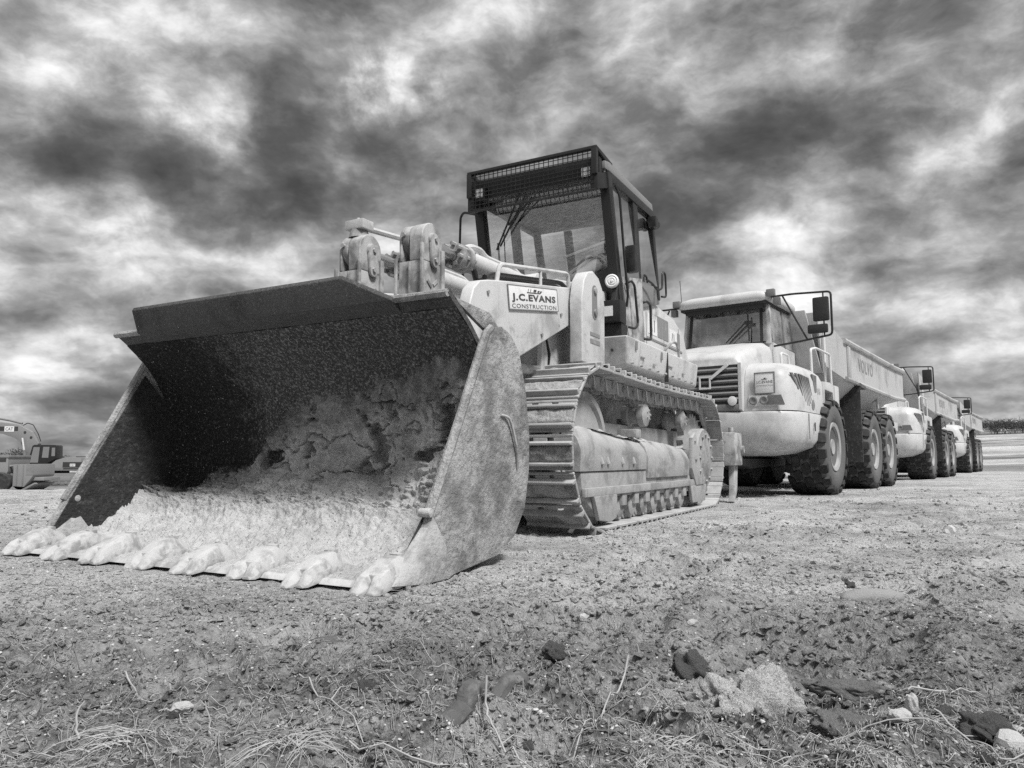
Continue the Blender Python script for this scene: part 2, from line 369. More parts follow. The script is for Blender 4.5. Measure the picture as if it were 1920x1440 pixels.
# ------------------------------------------------------------------ mesh helpers
class MB:
    def __init__(s):
        s.v = []; s.f = []
    def add(s, vs, fs):
        o = len(s.v); s.v += [tuple(p) for p in vs]; s.f += [tuple(i + o for i in f) for f in fs]; return s
    def box(s, x0, x1, y0, y1, z0, z1):
        p = [(x, y, z) for x in (x0, x1) for y in (y0, y1) for z in (z0, z1)]
        return s.hex(p[0], p[4], p[6], p[2], p[1], p[5], p[7], p[3])
    def hex(s, a, b, c, d, e, f, g, h):           # bottom ring a b c d, top ring e f g h
        return s.add([a, b, c, d, e, f, g, h], [(3, 2, 1, 0), (4, 5, 6, 7), (0, 1, 5, 4), (1, 2, 6, 5), (2, 3, 7, 6), (3, 0, 4, 7)])
    def prism(s, poly, a, b, plane='xz'):
        def P(u, w, t):
            return {'xz': (u, t, w), 'xy': (u, w, t), 'yz': (t, u, w)}[plane]
        n = len(poly)
        vs = [P(u, w, a) for u, w in poly] + [P(u, w, b) for u, w in poly]
        fs = [tuple(range(n - 1, -1, -1)), tuple(range(n, 2 * n))] + [(i, (i + 1) % n, n + (i + 1) % n, n + i) for i in range(n)]
        return s.add(vs, fs)
    def strip(s, pts, th, a, b, plane='xz'):
        """a bent plate: open polyline in the plane, thickness th to its left side, swept from a to b"""
        n = len(pts); off = []
        for i in range(n):
            p0 = pts[max(0, i - 1)]; p1 = pts[min(n - 1, i + 1)]
            dx, dz = p1[0] - p0[0], p1[1] - p0[1]; L = math.hypot(dx, dz) or 1
            off.append((pts[i][0] - dz / L * th, pts[i][1] + dx / L * th))
        def P(u, w, t):
            return {'xz': (u, t, w), 'xy': (u, w, t), 'yz': (t, u, w)}[plane]
        vs = [P(u, w, a) for u, w in pts] + [P(u, w, a) for u, w in off] + [P(u, w, b) for u, w in pts] + [P(u, w, b) for u, w in off]
        fs = []
        for i in range(n - 1):
            fs += [(i, i + 1, 2 * n + i + 1, 2 * n + i), (n + i + 1, n + i, 3 * n + i, 3 * n + i + 1),
                   (i + 1, i, n + i, n + i + 1), (2 * n + i, 2 * n + i + 1, 3 * n + i + 1, 3 * n + i)]
        fs += [(0, 2 * n, 3 * n, n), (n - 1, 2 * n - 1, 4 * n - 1, 3 * n - 1)]
        return s.add(vs, fs)
    def cyl(s, p0, p1, r0, r1=None, n=16):
        r1 = r0 if r1 is None else r1
        p0 = Vector(p0); p1 = Vector(p1); d = (p1 - p0).normalized()
        u = d.orthogonal().normalized(); w = d.cross(u)
        vs = [p0 + (u * math.cos(2 * math.pi * i / n) + w * math.sin(2 * math.pi * i / n)) * r0 for i in range(n)]
        vs += [p1 + (u * math.cos(2 * math.pi * i / n) + w * math.sin(2 * math.pi * i / n)) * r1 for i in range(n)]
        fs = [tuple(range(n - 1, -1, -1)), tuple(range(n, 2 * n))] + [(i, (i + 1) % n, n + (i + 1) % n, n + i) for i in range(n)]
        return s.add(vs, fs)
    def lathe(s, prof, p0, d, n=24):
        """prof: (radius, distance along d)"""
        p0 = Vector(p0); d = Vector(d).normalized(); u = d.orthogonal().normalized(); w = d.cross(u)
        m = len(prof); vs = []
        for r, t in prof:
            vs += [p0 + d * t + (u * math.cos(2 * math.pi * i / n) + w * math.sin(2 * math.pi * i / n)) * r for i in range(n)]
        fs = [(k * n + i, k * n + (i + 1) % n, (k + 1) * n + (i + 1) % n, (k + 1) * n + i) for k in range(m - 1) for i in range(n)]
        fs += [tuple(range(n - 1, -1, -1)), tuple(range((m - 1) * n, m * n))]
        return s.add(vs, fs)
    def tube(s, pts, r, n=8, closed=False, taper=None):
        pts = [Vector(p) for p in pts]; m = len(pts)
        up = None; vs = []
        for i, p in enumerate(pts):
            a = pts[(i - 1) % m] if (closed or i > 0) else p; b = pts[(i + 1) % m] if (closed or i < m - 1) else p
            d = (b - a).normalized()
            if up is None: up = d.orthogonal().normalized()
            up = (up - d * up.dot(d)).normalized(); w = d.cross(up)
            rr = r if taper is None else r * (1 + (taper - 1) * i / (m - 1))
            vs += [p + (up * math.cos(2 * math.pi * k / n) + w * math.sin(2 * math.pi * k / n)) * rr for k in range(n)]
        fs = []
        for i in range(m if closed else m - 1):
            j = (i + 1) % m
            fs += [(i * n + k, i * n + (k + 1) % n, j * n + (k + 1) % n, j * n + k) for k in range(n)]
        if not closed: fs += [tuple(range(n - 1, -1, -1)), tuple(range((m - 1) * n, m * n))]
        return s.add(vs, fs)
    def loft(s, rings, cap=True):
        n = len(rings[0]); vs = [p for r in rings for p in r]
        fs = [(k * n + i, k * n + (i + 1) % n, (k + 1) * n + (i + 1) % n, (k + 1) * n + i) for k in range(len(rings) - 1) for i in range(n)]
        if cap: fs += [tuple(range(n - 1, -1, -1)), tuple(range((len(rings) - 1) * n, len(rings) * n))]
        return s.add(vs, fs)
    def mesh(s, name, mat, bevel=0.0, seg=2, smooth=True, angle=35, recalc=True, tri=False):
        me = bpy.data.meshes.new(name)
        bm = bmesh.new()
        vv = [bm.verts.new(p) for p in s.v]
        for f in s.f:
            try: bm.faces.new([vv[i] for i in f])
            except ValueError: pass
        if recalc: bmesh.ops.recalc_face_normals(bm, faces=bm.faces)
        if bevel > 0:
            ed = [e for e in bm.edges if len(e.link_faces) == 2 and e.calc_face_angle(0) > R(30)]
            bmesh.ops.bevel(bm, geom=ed, offset=bevel, segments=seg, affect='EDGES', profile=0.6, clamp_overlap=True)
        bm.to_mesh(me); bm.free()
        if smooth:
            me.polygons.foreach_set('use_smooth', [True] * len(me.polygons))
            me.set_sharp_from_angle(angle=R(angle))
        me.materials.append(MATS[mat] if isinstance(mat, str) else mat)
        return me
    def build(s, name, mat, parent=None, bevel=0.0, **kw):
        return link(name, s.mesh(name, mat, bevel, **kw), parent)

def link(name, me, parent=None):
    o = bpy.data.objects.new(name, me); COL.objects.link(o)
    if parent is not None: o.parent = parent
    return o

def np_mesh(name, V, F, mat, smooth=True):
    """V (n,3), F (m,k) arrays"""
    me = bpy.data.meshes.new(name)
    V = np.asarray(V, dtype=np.float32); F = np.asarray(F, dtype=np.int32); k = F.shape[1]
    me.vertices.add(len(V)); me.vertices.foreach_set('co', V.ravel())
    me.loops.add(F.size); me.loops.foreach_set('vertex_index', F.ravel())
    me.polygons.add(len(F)); me.polygons.foreach_set('loop_start', np.arange(0, F.size, k, dtype=np.int32))
    me.polygons.foreach_set('use_smooth', np.full(len(F), smooth))
    me.update(calc_edges=True); me.validate()
    me.materials.append(MATS[mat])
    return me

def thing(name, label, cat, loc=(0, 0, 0), rz=0.0, group=None):
    o = bpy.data.objects.new(name, None); COL.objects.link(o)
    o.empty_display_size = 0.3
    o.location = loc; o.rotation_euler = (0, 0, rz)
    return tag(o, label, cat, group)

def tag(o, label, cat, group=None):
    o['label'] = label; o['category'] = cat
    if group: o['group'] = group
    return o

def pivot(name, parent):
    o = bpy.data.objects.new(name, None); COL.objects.link(o); o.parent = parent; o.empty_display_size = 0.2
    return o

def copy_tree(o, parent=None):
    c = o.copy(); COL.objects.link(c); c.parent = parent
    for ch in list(o.children): copy_tree(ch, c)
    return c

def text_mesh(name, body, mat, width, height, spacing=1.0, bold=0.0, depth=0.002):
    """flat lettering fitted to width x height, centred, in the xy plane"""
    cu = bpy.data.curves.new(name, 'FONT'); cu.body = body; cu.size = 1.0; cu.space_character = spacing
    cu.offset = bold; cu.align_x = 'CENTER'; cu.extrude = 0.0; cu.resolution_u = 3
    ob = bpy.data.objects.new(name, cu); COL.objects.link(ob)
    dg = bpy.context.evaluated_depsgraph_get(); dg.update()
    me = bpy.data.meshes.new_from_object(ob.evaluated_get(dg))
    bpy.data.objects.remove(ob); bpy.data.curves.remove(cu)
    co = np.empty(len(me.vertices) * 3, dtype=np.float32); me.vertices.foreach_get('co', co); co = co.reshape(-1, 3)
    mn, mx = co.min(0), co.max(0)
    co[:, 0] = (co[:, 0] - (mn[0] + mx[0]) / 2) / max(1e-6, mx[0] - mn[0]) * width
    co[:, 1] = (co[:, 1] - (mn[1] + mx[1]) / 2) / max(1e-6, mx[1] - mn[1]) * height
    me.vertices.foreach_set('co', co.ravel())
    me.materials.clear(); me.materials.append(MATS[mat]); me.name = name
    return me

def place_side(o, x, y, z, slope=0.0):
    """lettering or a plate drawn in xy put on a wall that faces -y, reading along +x"""
    o.matrix_local = Matrix.Translation((x, y, z)) @ Matrix.Rotation(-slope, 4, 'Y') @ Matrix.Rotation(R(90), 4, 'X')
    return o

def place_front(o, x, y, z):
    """put on a wall that faces -x, reading along -y"""
    o.matrix_local = Matrix.Translation((x, y, z)) @ Matrix.Rotation(R(-90), 4, 'Z') @ Matrix.Rotation(R(90), 4, 'X')
    return o

def arc(cx, cz, r, a0, a1, n):
    return [(cx + r * math.cos(R(a0 + (a1 - a0) * i / n)), cz + r * math.sin(R(a0 + (a1 - a0) * i / n))) for i in range(n + 1)]

def loop_rail(pts, r, name, mat, parent, n=8):
    """a bent tube through pts with rounded corners"""
    P = [Vector(p) for p in pts]; out = [P[0]]
    for i in range(1, len(P) - 1):
        a, b, c = P[i - 1], P[i], P[i + 1]
        k = min(0.06, (a - b).length * 0.4, (c - b).length * 0.4)
        p, q = b + (a - b).normalized() * k, b + (c - b).normalized() * k
        for t in (0, 0.33, 0.67, 1): out.append(p * (1 - t) ** 2 + b * 2 * t * (1 - t) + q * t * t)
    out.append(P[-1])
    return MB().tube(out, r, n).build(name, mat, parent)

# ------------------------------------------------------------------ ground
def terrain(x, y):
    """broad shape of the site: level yard, lower field to the left, rise to the right far off"""
    z = -1.25 * sstep(12, 42, y) * sstep(-4, -11, x) * (1 - 0.55 * sstep(60, 130, y))
    d = np.hypot(x, y)
    rise = 5.6 * np.clip((d - 48) / 105.0, 0, 1.2) ** 1.25 * sstep(0.30, 0.62, x / np.maximum(y, 1))
    return z + rise

def ground_z(x, y):
    x = np.asarray(x, float); y = np.asarray(y, float)
    z = terrain(x, y)
    near = 1 - sstep(6, 22, y)
    # under the loader and along the haulers the yard is rolled flat
    lx = (x + 0.46) * 0.480 + (y - 6.65) * 0.877; ly = -(x + 0.46) * 0.877 + (y - 6.65) * 0.480
    flat = (1 - sstep(-3.4, -3.05, lx) * (1 - sstep(5.6, 6.6, lx)) * (1 - sstep(1.5, 2.0, np.abs(ly))))
    tx = (x - 4.31) * 0.593 + (y - 13.73) * 0.805; ty = -(x - 4.31) * 0.805 + (y - 13.73) * 0.593
    flat *= (1 - sstep(-2.6, -1.6, tx) * (1 - sstep(1.7, 2.6, np.abs(ty))))
    fore = 1 - sstep(1.9, 3.4, y)
    rel = 0.050 * fbm(x * 0.55, y * 0.9, 3, 5) + 0.030 * fbm(x * 2.3, y * 2.6, 3, 11) + 0.030 * fore * fbm(x * 3.6 + 2, y * 4.5, 4, 15, 0.6)
    clod = fbm(x * 9, y * 9, 5, 23, 0.66)
    patch = sstep(-0.20, 0.30, fbm(x * 0.8 + 3, y * 0.8, 3, 41) + 0.40 * fore)
    fine = 0.020 * clod * (0.40 + 1.6 * patch) + 0.034 * np.maximum(0, fbm(x * 15, y * 15, 4, 57, 0.6)) * patch * near
    # crawler prints: ladders of pressed bars, and the wheel tracks crossing them
    rut = np.zeros_like(z)
    for (ox, oy, an, w) in ((1.9, 3.6, 0.50, 0.30), (3.6, 3.4, 0.50, 0.30), (-2.6, 3.3, -0.22, 0.28), (1.2, 5.2, 1.25, 0.34), (0.2, 3.1, 0.16, 0.26), (4.6, 7.5, 0.93, 0.34), (6.9, 7.5, 0.93, 0.34), (2.6, 6.6, 1.05, 0.28)):
        c, s_ = math.cos(an), math.sin(an)
        u = (x - ox) * c + (y - oy) * s_; q = -(x - ox) * s_ + (y - oy) * c + 0.10 * np.sin(u * 0.7)
        inside = 1 - sstep(w * 0.75, w, np.abs(q))
        worn = sstep(-0.25, 0.25, fbm(x * 0.9 + ox, y * 0.9, 3, 29))
        rut += (-0.034 * inside + 0.032 * inside * sstep(0.2, 0.75, np.sin(u * 2 * math.pi / 0.16)) + 0.026 * np.exp(-((np.abs(q) - w * 1.12) / (w * 0.22)) ** 2)) * worn * near
    far_furrow = 0.35 * fbm(x * 0.05, y * 0.35, 3, 91) * sstep(45, 70, np.hypot(x, y))
    return z + (rel * (0.35 + 0.65 * near) + rut) * (0.12 + 0.88 * flat) + fine * (0.65 + 0.35 * flat) + far_furrow

def build_ground():
    def axis(core, fine_step, growth, limit):
        a = [core]; st = fine_step
        while a[-1] < limit:
            a.append(a[-1] + st); st *= growth
        return a
    right = axis(2.6, 0.018, 1.030, 900)
    xs = np.array([-v for v in reversed(right)] + list(np.arange(-2.6 + 0.018, 2.6 - 0.009, 0.018)) + right)
    ys = [-60, -30, -15, -7, -3, -1, 0, 0.6, 1.0, 1.2]
    st = 0.0105
    while ys[-1] < 1500:
        ys.append(ys[-1] + st); st *= (1.0062 if ys[-1] < 14 else 1.035)
    ys = np.array(ys)
    X, Y = np.meshgrid(xs, ys)
    Z = ground_z(X, Y)
    V = np.stack([X, Y, Z], -1).reshape(-1, 3)
    nx = len(xs); i = np.arange(nx - 1)[None, :] + (np.arange(len(ys) - 1) * nx)[:, None]
    F = np.stack([i, i + 1, i + 1 + nx, i + nx], -1).reshape(-1, 4)
    m = bpy.data.materials.new('ground_dirt'); m.use_nodes = True
    N = NT(m.node_tree)
    vec = N.n('ShaderNodeTexCoord').outputs['Object']
    big = N.noise(N.mapping(vec, (0.35, 0.8, 1)), 1.0, 5, 0.6, 0.5)
    med = N.noise(vec, 3.2, 7, 0.66, 0.3)
    fin = N.noise(vec, 42, 5, 0.78)
    v = N.math('ADD', N.math('MULTIPLY', big, 0.55), N.math('ADD', N.math('MULTIPLY', med, 0.50), N.math('MULTIPLY', fin, 0.48)))
    col = N.ramp(N.maprange(v, 0.46, 1.04, smooth=False), [(0.0, 0.035), (0.17, 0.125), (0.36, 0.34), (0.62, 0.56), (1.0, 0.78)])
    # churned foreground soil, with the dark shade between clods put into its colour
    sy = N.n('ShaderNodeSeparateXYZ'); N.put(sy.inputs[0], vec)
    clod_shade = N.math('MULTIPLY', N.maprange(sy.outputs[1], 3.6, 1.7), N.maprange(N.noise(vec, 3.2, 8, 0.72, 0.4), 0.36, 0.58))
    col = N.mixf(N.math('MULTIPLY', clod_shade, 0.85), col, N.mixf(N.maprange(fin, 0.35, 0.68), 0.025, 0.24))
    # beyond the yard: bands of stubble and weeds on the fields
    sxy = N.n('ShaderNodeSeparateXYZ'); N.put(sxy.inputs[0], vec)
    far = N.maprange(N.vmath('LENGTH', vec), 34, 60)
    band = N.maprange(N.noise(N.mapping(vec, (0.012, 0.16, 0.0), (0, 0, 0), (0, 0, 0.12)), 1.0, 6, 0.7), 0.40, 0.58)
    col = N.mixf(N.math('MULTIPLY', far, N.math('MULTIPLY', band, 0.95)), col, N.mixf(N.noise(vec, 1.2, 5, 0.7), 0.05, 0.20))
    # gravel grains of mixed tone
    hs = []
    for scale, lo, w in ((34, 0.60, 0.75), (85, 0.45, 0.55)):
        vo = N.n('ShaderNodeTexVoronoi'); N.put(vo.inputs['Vector'], N.vmath('ADD', vec, N.vmath('MULTIPLY', N.noise(vec, 60, 2, 0.5, col=True), (0.012, 0.012, 0.012))))
        vo.inputs['Scale'].default_value = scale
        sel = N.n('ShaderNodeSeparateColor'); N.put(sel.inputs[0], vo.outputs['Color'])
        k = N.math('MULTIPLY', N.maprange(vo.outputs['Distance'], 0.18, 0.42, 1.0, 0.0), N.maprange(sel.outputs[0], lo, lo + 0.08))
        col = N.mixf(N.math('MULTIPLY', k, w), col, N.mixf(sel.outputs[1], 0.07, 0.62))
        hs.append(N.math('MULTIPLY', k, 18.0 / scale))
    b = N.n('ShaderNodeBsdfPrincipled'); b.inputs['Roughness'].default_value = 0.95; b.inputs['Specular IOR Level'].default_value = 0.15
    cc = N.n('ShaderNodeCombineColor')
    for q in range(3): N.put(cc.inputs[q], col)
    N.put(b.inputs['Base Color'], cc.outputs[0])
    bp = N.n('ShaderNodeBump'); bp.inputs['Strength'].default_value = 1.0; bp.inputs['Distance'].default_value = 0.028
    h = N.math('ADD', N.math('ADD', hs[0], hs[1]), N.math('ADD', N.math('MULTIPLY', N.noise(vec, 20, 7, 0.75), 1.5), N.math('MULTIPLY', fin, 0.5)))
    N.put(bp.inputs['Height'], h); N.put(b.inputs['Normal'], bp.outputs[0])
    o = N.n('ShaderNodeOutputMaterial'); N.put(o.inputs[0], b.outputs[0])
    MATS['ground_dirt'] = m
    g = link('ground', np_mesh('ground', V, F, 'ground_dirt'))
    g['kind'] = 'structure'
build_ground()
# ------------------------------------------------------------------ the track loader
# local frame: +x towards the machine's rear, +y its right side, origin on the ground below the front idlers
LD = thing('track_loader', 'pale crawler loader with a huge toothed bucket and black mesh-guarded cab', 'track loader', (-0.46, 6.65, 0), R(61.3))
LP, LW, UC, TS, BK = 'loader_paint', 'loader_paint_worn', 'undercarriage', 'track_steel', 'black_paint'

# ---- bucket
PROFILE = [(-2.86, 0.055), (-2.40, 0.060), (-2.14, 0.085), (-1.97, 0.150), (-1.86, 0.270), (-1.80, 0.44), (-1.78, 0.62),
           (-1.80, 0.80), (-1.85, 0.96), (-1.93, 1.10), (-2.03, 1.22), (-2.17, 1.35), (-2.37, 1.49)]
def catmull(P, sub):
    out = []
    for i in range(len(P) - 1):
        p0, p1, p2, p3 = P[max(0, i - 1)], P[i], P[i + 1], P[min(len(P) - 1, i + 2)]
        for k in range(sub):
            t = k / sub
            out.append(tuple(0.5 * (2 * p1[j] + (p2[j] - p0[j]) * t + (2 * p0[j] - 5 * p1[j] + 4 * p2[j] - p3[j]) * t * t
                                    + (-p0[j] + 3 * p1[j] - 3 * p2[j] + p3[j]) * t ** 3) for j in (0, 1)))
    out.append(P[-1])
    return out
prof = catmull(PROFILE, 4)
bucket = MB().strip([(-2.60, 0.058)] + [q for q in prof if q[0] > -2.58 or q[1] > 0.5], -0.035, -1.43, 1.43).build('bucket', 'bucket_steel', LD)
side_poly = [(-2.86, 0.02), (-2.70, 0.10), (-2.555, 0.34), (-2.02, 1.315), (-1.95, 1.365), (-1.86, 1.385), (-1.75, 1.355), (-1.64, 1.26), (-1.555, 1.03),
             (-1.505, 0.75), (-1.515, 0.52), (-1.57, 0.31), (-1.70, 0.15), (-1.90, 0.06), (-2.36, 0.012), (-2.40, -0.004)]
for s in (-1, 1):
    a, b = (-1.475, -1.432) if s < 0 else (1.432, 1.475)
    poly = side_poly if s < 0 else [(x - 0.10 if x < -1.9 and z > 0.08 else x, z) for x, z in side_poly]
    sp = MB().prism(poly, a, b).build('side_plate', 'bucket_side', bucket, bevel=0.008)
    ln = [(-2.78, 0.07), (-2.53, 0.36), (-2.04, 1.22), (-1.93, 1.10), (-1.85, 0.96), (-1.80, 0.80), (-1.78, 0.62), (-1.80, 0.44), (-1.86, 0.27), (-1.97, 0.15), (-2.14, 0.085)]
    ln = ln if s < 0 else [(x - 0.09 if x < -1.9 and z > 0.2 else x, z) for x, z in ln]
    MB().prism(ln, s * 1.4325, s * 1.421).build('side_liner', 'bucket_shade', bucket)  # inner skin of the cheek, its shade painted into the material
    e = MB()
    fx = 0.0 if s < 0 else -0.10
    e.tube([(-2.56 + fx, s * 1.455, 0.33), (-2.29 + fx, s * 1.455, 0.805), (-2.015 + fx, s * 1.455, 1.315), (-1.955 + fx, s * 1.455, 1.362)], 0.026, 8)
    e.build('edge_bar', 'bucket_side', bucket)
    # gusset where the top lip meets the side plate
    MB().prism([(-2.34, 1.485), (-1.96, 1.345), (-1.80, 1.375), (-1.92, 1.46)], s * 1.405, s * 1.43).build('lip_gusset', 'bucket_side', bucket, bevel=0.004)
    # corner shroud cast round the plate
    sh = MB()
    ring = lambda x, z0, z1, w: [(x, s * 1.455 - w, z0), (x, s * 1.455 + w, z0), (x + 0.03, s * 1.455 + w * 0.9, (z0 + z1) / 2), (x + 0.06, s * 1.455 + w * 0.45, z1), (x + 0.06, s * 1.455 - w * 0.45, z1), (x + 0.03, s * 1.455 - w * 0.9, (z0 + z1) / 2)]
    sh.loft([ring(-2.90, 0.03, 0.09, 0.05), ring(-2.78, 0.02, 0.16, 0.062), ring(-2.68, 0.01, 0.25, 0.056), ring(-2.60, 0.005, 0.32, 0.046), ring(-2.47, 0.0, 0.16, 0.036)])
    sh.build('corner_shroud', 'bucket_dusty', bucket, bevel=0.012)
    MB().cyl((-2.585, s * 1.455 - 0.036, 0.340), (-2.585, s * 1.455 + 0.036, 0.340), 0.023, n=14).build('shroud_lug', 'bucket_dusty', bucket, bevel=0.008)
loop_rail([(-1.88, -1.478, 0.86), (-1.80, -1.492, 0.85), (-1.755, -1.492, 0.78), (-1.70, -1.492, 0.66), (-1.68, -1.480, 0.55)], 0.008, 'welded_wire', 'tooth_dust', bucket)
MB().prism([(-2.93, 0.016), (-2.905, 0.040), (-2.58, 0.052), (-2.58, 0.018)], -1.46, 1.46).build('cutting_edge', 'tooth_dust', bucket, bevel=0.006)
# bent spill guard over the lip
gd = MB()
g0, g1, g2 = (-2.265, 1.420), (-2.405, 1.478), (-2.455, 1.628)
for (p, q, ya, yb, yc, yd) in ((g0, g1, 1.14, -1.06, 1.14, -1.08), (g1, g2, 1.14, -1.08, 1.14, -0.75)):
    o = 0.012
    gd.hex((p[0], ya, p[1]), (p[0], yb, p[1]), (p[0] + o, yb, p[1] + 2 * o), (p[0] + o, ya, p[1] + 2 * o),
           (q[0], yc, q[1]), (q[0], yd, q[1]), (q[0] + o, yd, q[1] + 2 * o), (q[0] + o, yc, q[1] + 2 * o))
gd.build('spill_guard', 'bucket_steel', bucket, bevel=0.004)
MB().tube([(-2.372, 1.43, 1.492), (-2.372, -1.43, 1.492)], 0.022, 8).build('lip_bar', 'bucket_side', bucket)

def tooth_mesh():
    m = MB()
    def ring(x, w, z0, z1, sk=0.0):
        return [(x, -w, z0), (x, w, z0), (x, w, z0 + (z1 - z0) * 0.50), (x, w * 0.55 + sk, z1), (x, -w * 0.55 + sk, z1), (x, -w, z0 + (z1 - z0) * 0.50)]
    m.loft([ring(0.34, 0.050, 0.040, 0.060), ring(0.24, 0.075, 0.012, 0.125), ring(0.12, 0.092, 0.0, 0.165), ring(0.04, 0.098, 0.0, 0.150), ring(-0.04, 0.092, 0.0, 0.118), ring(-0.10, 0.080, 0.002, 0.085)])
    m.add(*_prong(0.040, -0.215, 0.054)); m.add(*_prong(-0.048, -0.180, 0.050))
    m.cyl((0.085, -0.096, 0.066), (0.085, 0.096, 0.066), 0.018, n=10)
    m.box(0.13, 0.19, -0.030, 0.030, 0.12, 0.172)
    return m.mesh('tooth', 'tooth_dust', bevel=0.009, seg=2, angle=45)
def _prong(yc, xt, w):
    q = MB()
    def ring(x, w, z0, z1, k):
        return [(x, yc - w, z0), (x, yc + w, z0), (x, yc + w, z0 + (z1 - z0) * 0.4), (x, yc + w * k, z1), (x, yc - w * k, z1), (x, yc - w, z0 + (z1 - z0) * 0.4)]
    q.loft([ring(0.02, w, 0.01, 0.125, 0.6), ring(-0.06, w, 0.002, 0.102, 0.5), ring((xt - 0.06) / 2, w * 0.98, -0.006, 0.074, 0.45), ring(xt + 0.03, w * 0.85, -0.012, 0.036, 0.45), ring(xt, w * 0.5, -0.012, 0.004, 0.5)])
    return q.v, q.f
TM = tooth_mesh()
for k in range(8):
    t = link('tooth', TM, bucket)
    y = -1.41 + 2.82 * k / 7
    t.location = (-2.865 + random.uniform(-0.012, 0.012), y, 0.018 + random.uniform(-0.004, 0.004)); t.rotation_euler = (random.uniform(-0.05, 0.05), random.uniform(-0.03, 0.03), random.uniform(-0.06, 0.06))
    t.scale = (random.uniform(0.66, 0.80), random.uniform(0.84, 1.0), random.uniform(0.74, 0.92))

def bucket_dirt():
    """soil plastered over the whole inside: a thick slope at the heel, crumbly patches up the back, a thin skin to the lip"""
    P = np.array(catmull([(-2.915, 0.040)] + PROFILE[1:], 26)); d = np.gradient(P, axis=0); L = np.hypot(d[:, 0], d[:, 1])
    nrm = np.stack([d[:, 1] / L * -1, d[:, 0] / L], 1)       # towards the inside of the bucket
    last = len(P) - 12; P = P[:last]; nrm = nrm[:last]
    s = np.concatenate([[0], np.cumsum(np.hypot(*np.diff(P, axis=0).T))])
    ss = np.arange(0, s[-1], 0.0070)
    px = np.interp(ss, s, P[:, 0]); pz = np.interp(ss, s, P[:, 1]); nx_ = np.interp(ss, s, nrm[:, 0]); nz_ = np.interp(ss, s, nrm[:, 1])
    ys = np.arange(-1.428, 1.4285, 0.0080)
    S, Y = np.meshgrid(ss, ys); PX, _ = np.meshgrid(px, ys); PZ, _ = np.meshgrid(pz, ys); NX, _ = np.meshgrid(nx_, ys); NZ, _ = np.meshgrid(nz_, ys)
    H = np.interp(-Y, [-1.45, -1.15, -0.8, -0.45, -0.1, 0.3, 0.6, 0.9, 1.2, 1.45], [0.36, 0.40, 0.48, 0.74, 0.92, 1.02, 1.10, 1.16, 1.16, 1.06])
    H = H + 0.20 * fbm(Y * 2.2 + 5, S * 2.2, 5, 3, 0.6)
    rel = PZ - H
    body = 1 - sstep(-0.03, 0.04, rel)                       # where the thick crumbly layer ends
    heel = np.exp(-((PX + 1.93) / 0.28) ** 2 - ((PZ - 0.18) / 0.33) ** 2)
    t = 0.022 + 0.15 * heel + 0.050 * sstep(0.25, 0.6, PZ) + 0.03 * np.exp(-((PX + 2.2) / 0.35) ** 2) * (PZ < 0.2)
    t += 0.03 * fbm(Y * 2.4, S * 2.4, 3, 9)
    crumb = np.maximum(0, fbm(Y * 15, S * 15, 4, 31, 0.62))
    t += 0.050 * fbm(Y * 6, S * 6, 5, 33, 0.62) + 0.060 * crumb + 0.022 * np.maximum(0, fbm(Y * 34, S * 34, 2, 47))
    hole = sstep(0.22, 0.34, fbm(Y * 5.2 + 8, S * 6.0 + 2, 4, 63, 0.6)) * sstep(0.40, 0.6, PZ)
    t -= 0.09 * hole
    crack = 1 - sstep(0.0, 0.045, np.abs(fbm(Y * 3.4 + 1, S * 3.4 + 7, 4, 85, 0.6)))
    t -= 0.045 * crack * sstep(0.3, 0.5, PZ)
    t = np.where(S < 0.40, np.maximum(0.010, t * (0.12 + 0.88 * (S / 0.40) ** 1.7)), t)
    t = np.where(S < 0.06, t * S / 0.06 - 0.014 * (1 - S / 0.06), t)
    skin = 0.006 + 0.012 * np.maximum(0, fbm(Y * 12, S * 12, 4, 71, 0.65)) + 0.010 * fbm(Y * 3, S * 3, 3, 73)
    t = t * body + np.maximum(0.002, skin) * (1 - body)
    t = np.where(S > 0.1, np.maximum(t, 0.002), t)
    edge = np.exp(-(1.428 - np.abs(Y)) / 0.07)               # rounded fill against both cheeks
    t += edge * (0.10 * sstep(1.25, 0.5, PZ) + 0.03) * sstep(0.3, 0.9, S) * sstep(1.35, 1.1, PZ)
    damp_shade = 0.10 + 0.55 * sstep(-0.30, 0.10, rel) + 0.35 * sstep(0.0, 0.06, rel) + 0.5 * hole * body + 0.55 * sstep(0.1, 1.2, Y) * sstep(0.12, 0.4, PZ)  # moist soil up the wall, plus shade painted towards the far cheek
    damp_shade = damp_shade * sstep(0.10, 0.35, PZ)
    V = np.stack([PX + NX * t, Y, PZ + NZ * t], -1).reshape(-1, 3)
    n = len(ss); i = np.arange(n - 1)[None, :] + (np.arange(len(ys) - 1) * n)[:, None]
    F = np.stack([i, i + n, i + 1 + n, i + 1], -1).reshape(-1, 4)
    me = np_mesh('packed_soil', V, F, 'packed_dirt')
    at = me.attributes.new('damp_shade', 'FLOAT', 'POINT'); at.data.foreach_set('value', damp_shade.ravel().astype(np.float32))
    o = link('packed_soil', me, bucket); o['kind'] = 'stuff'
bucket_dirt()

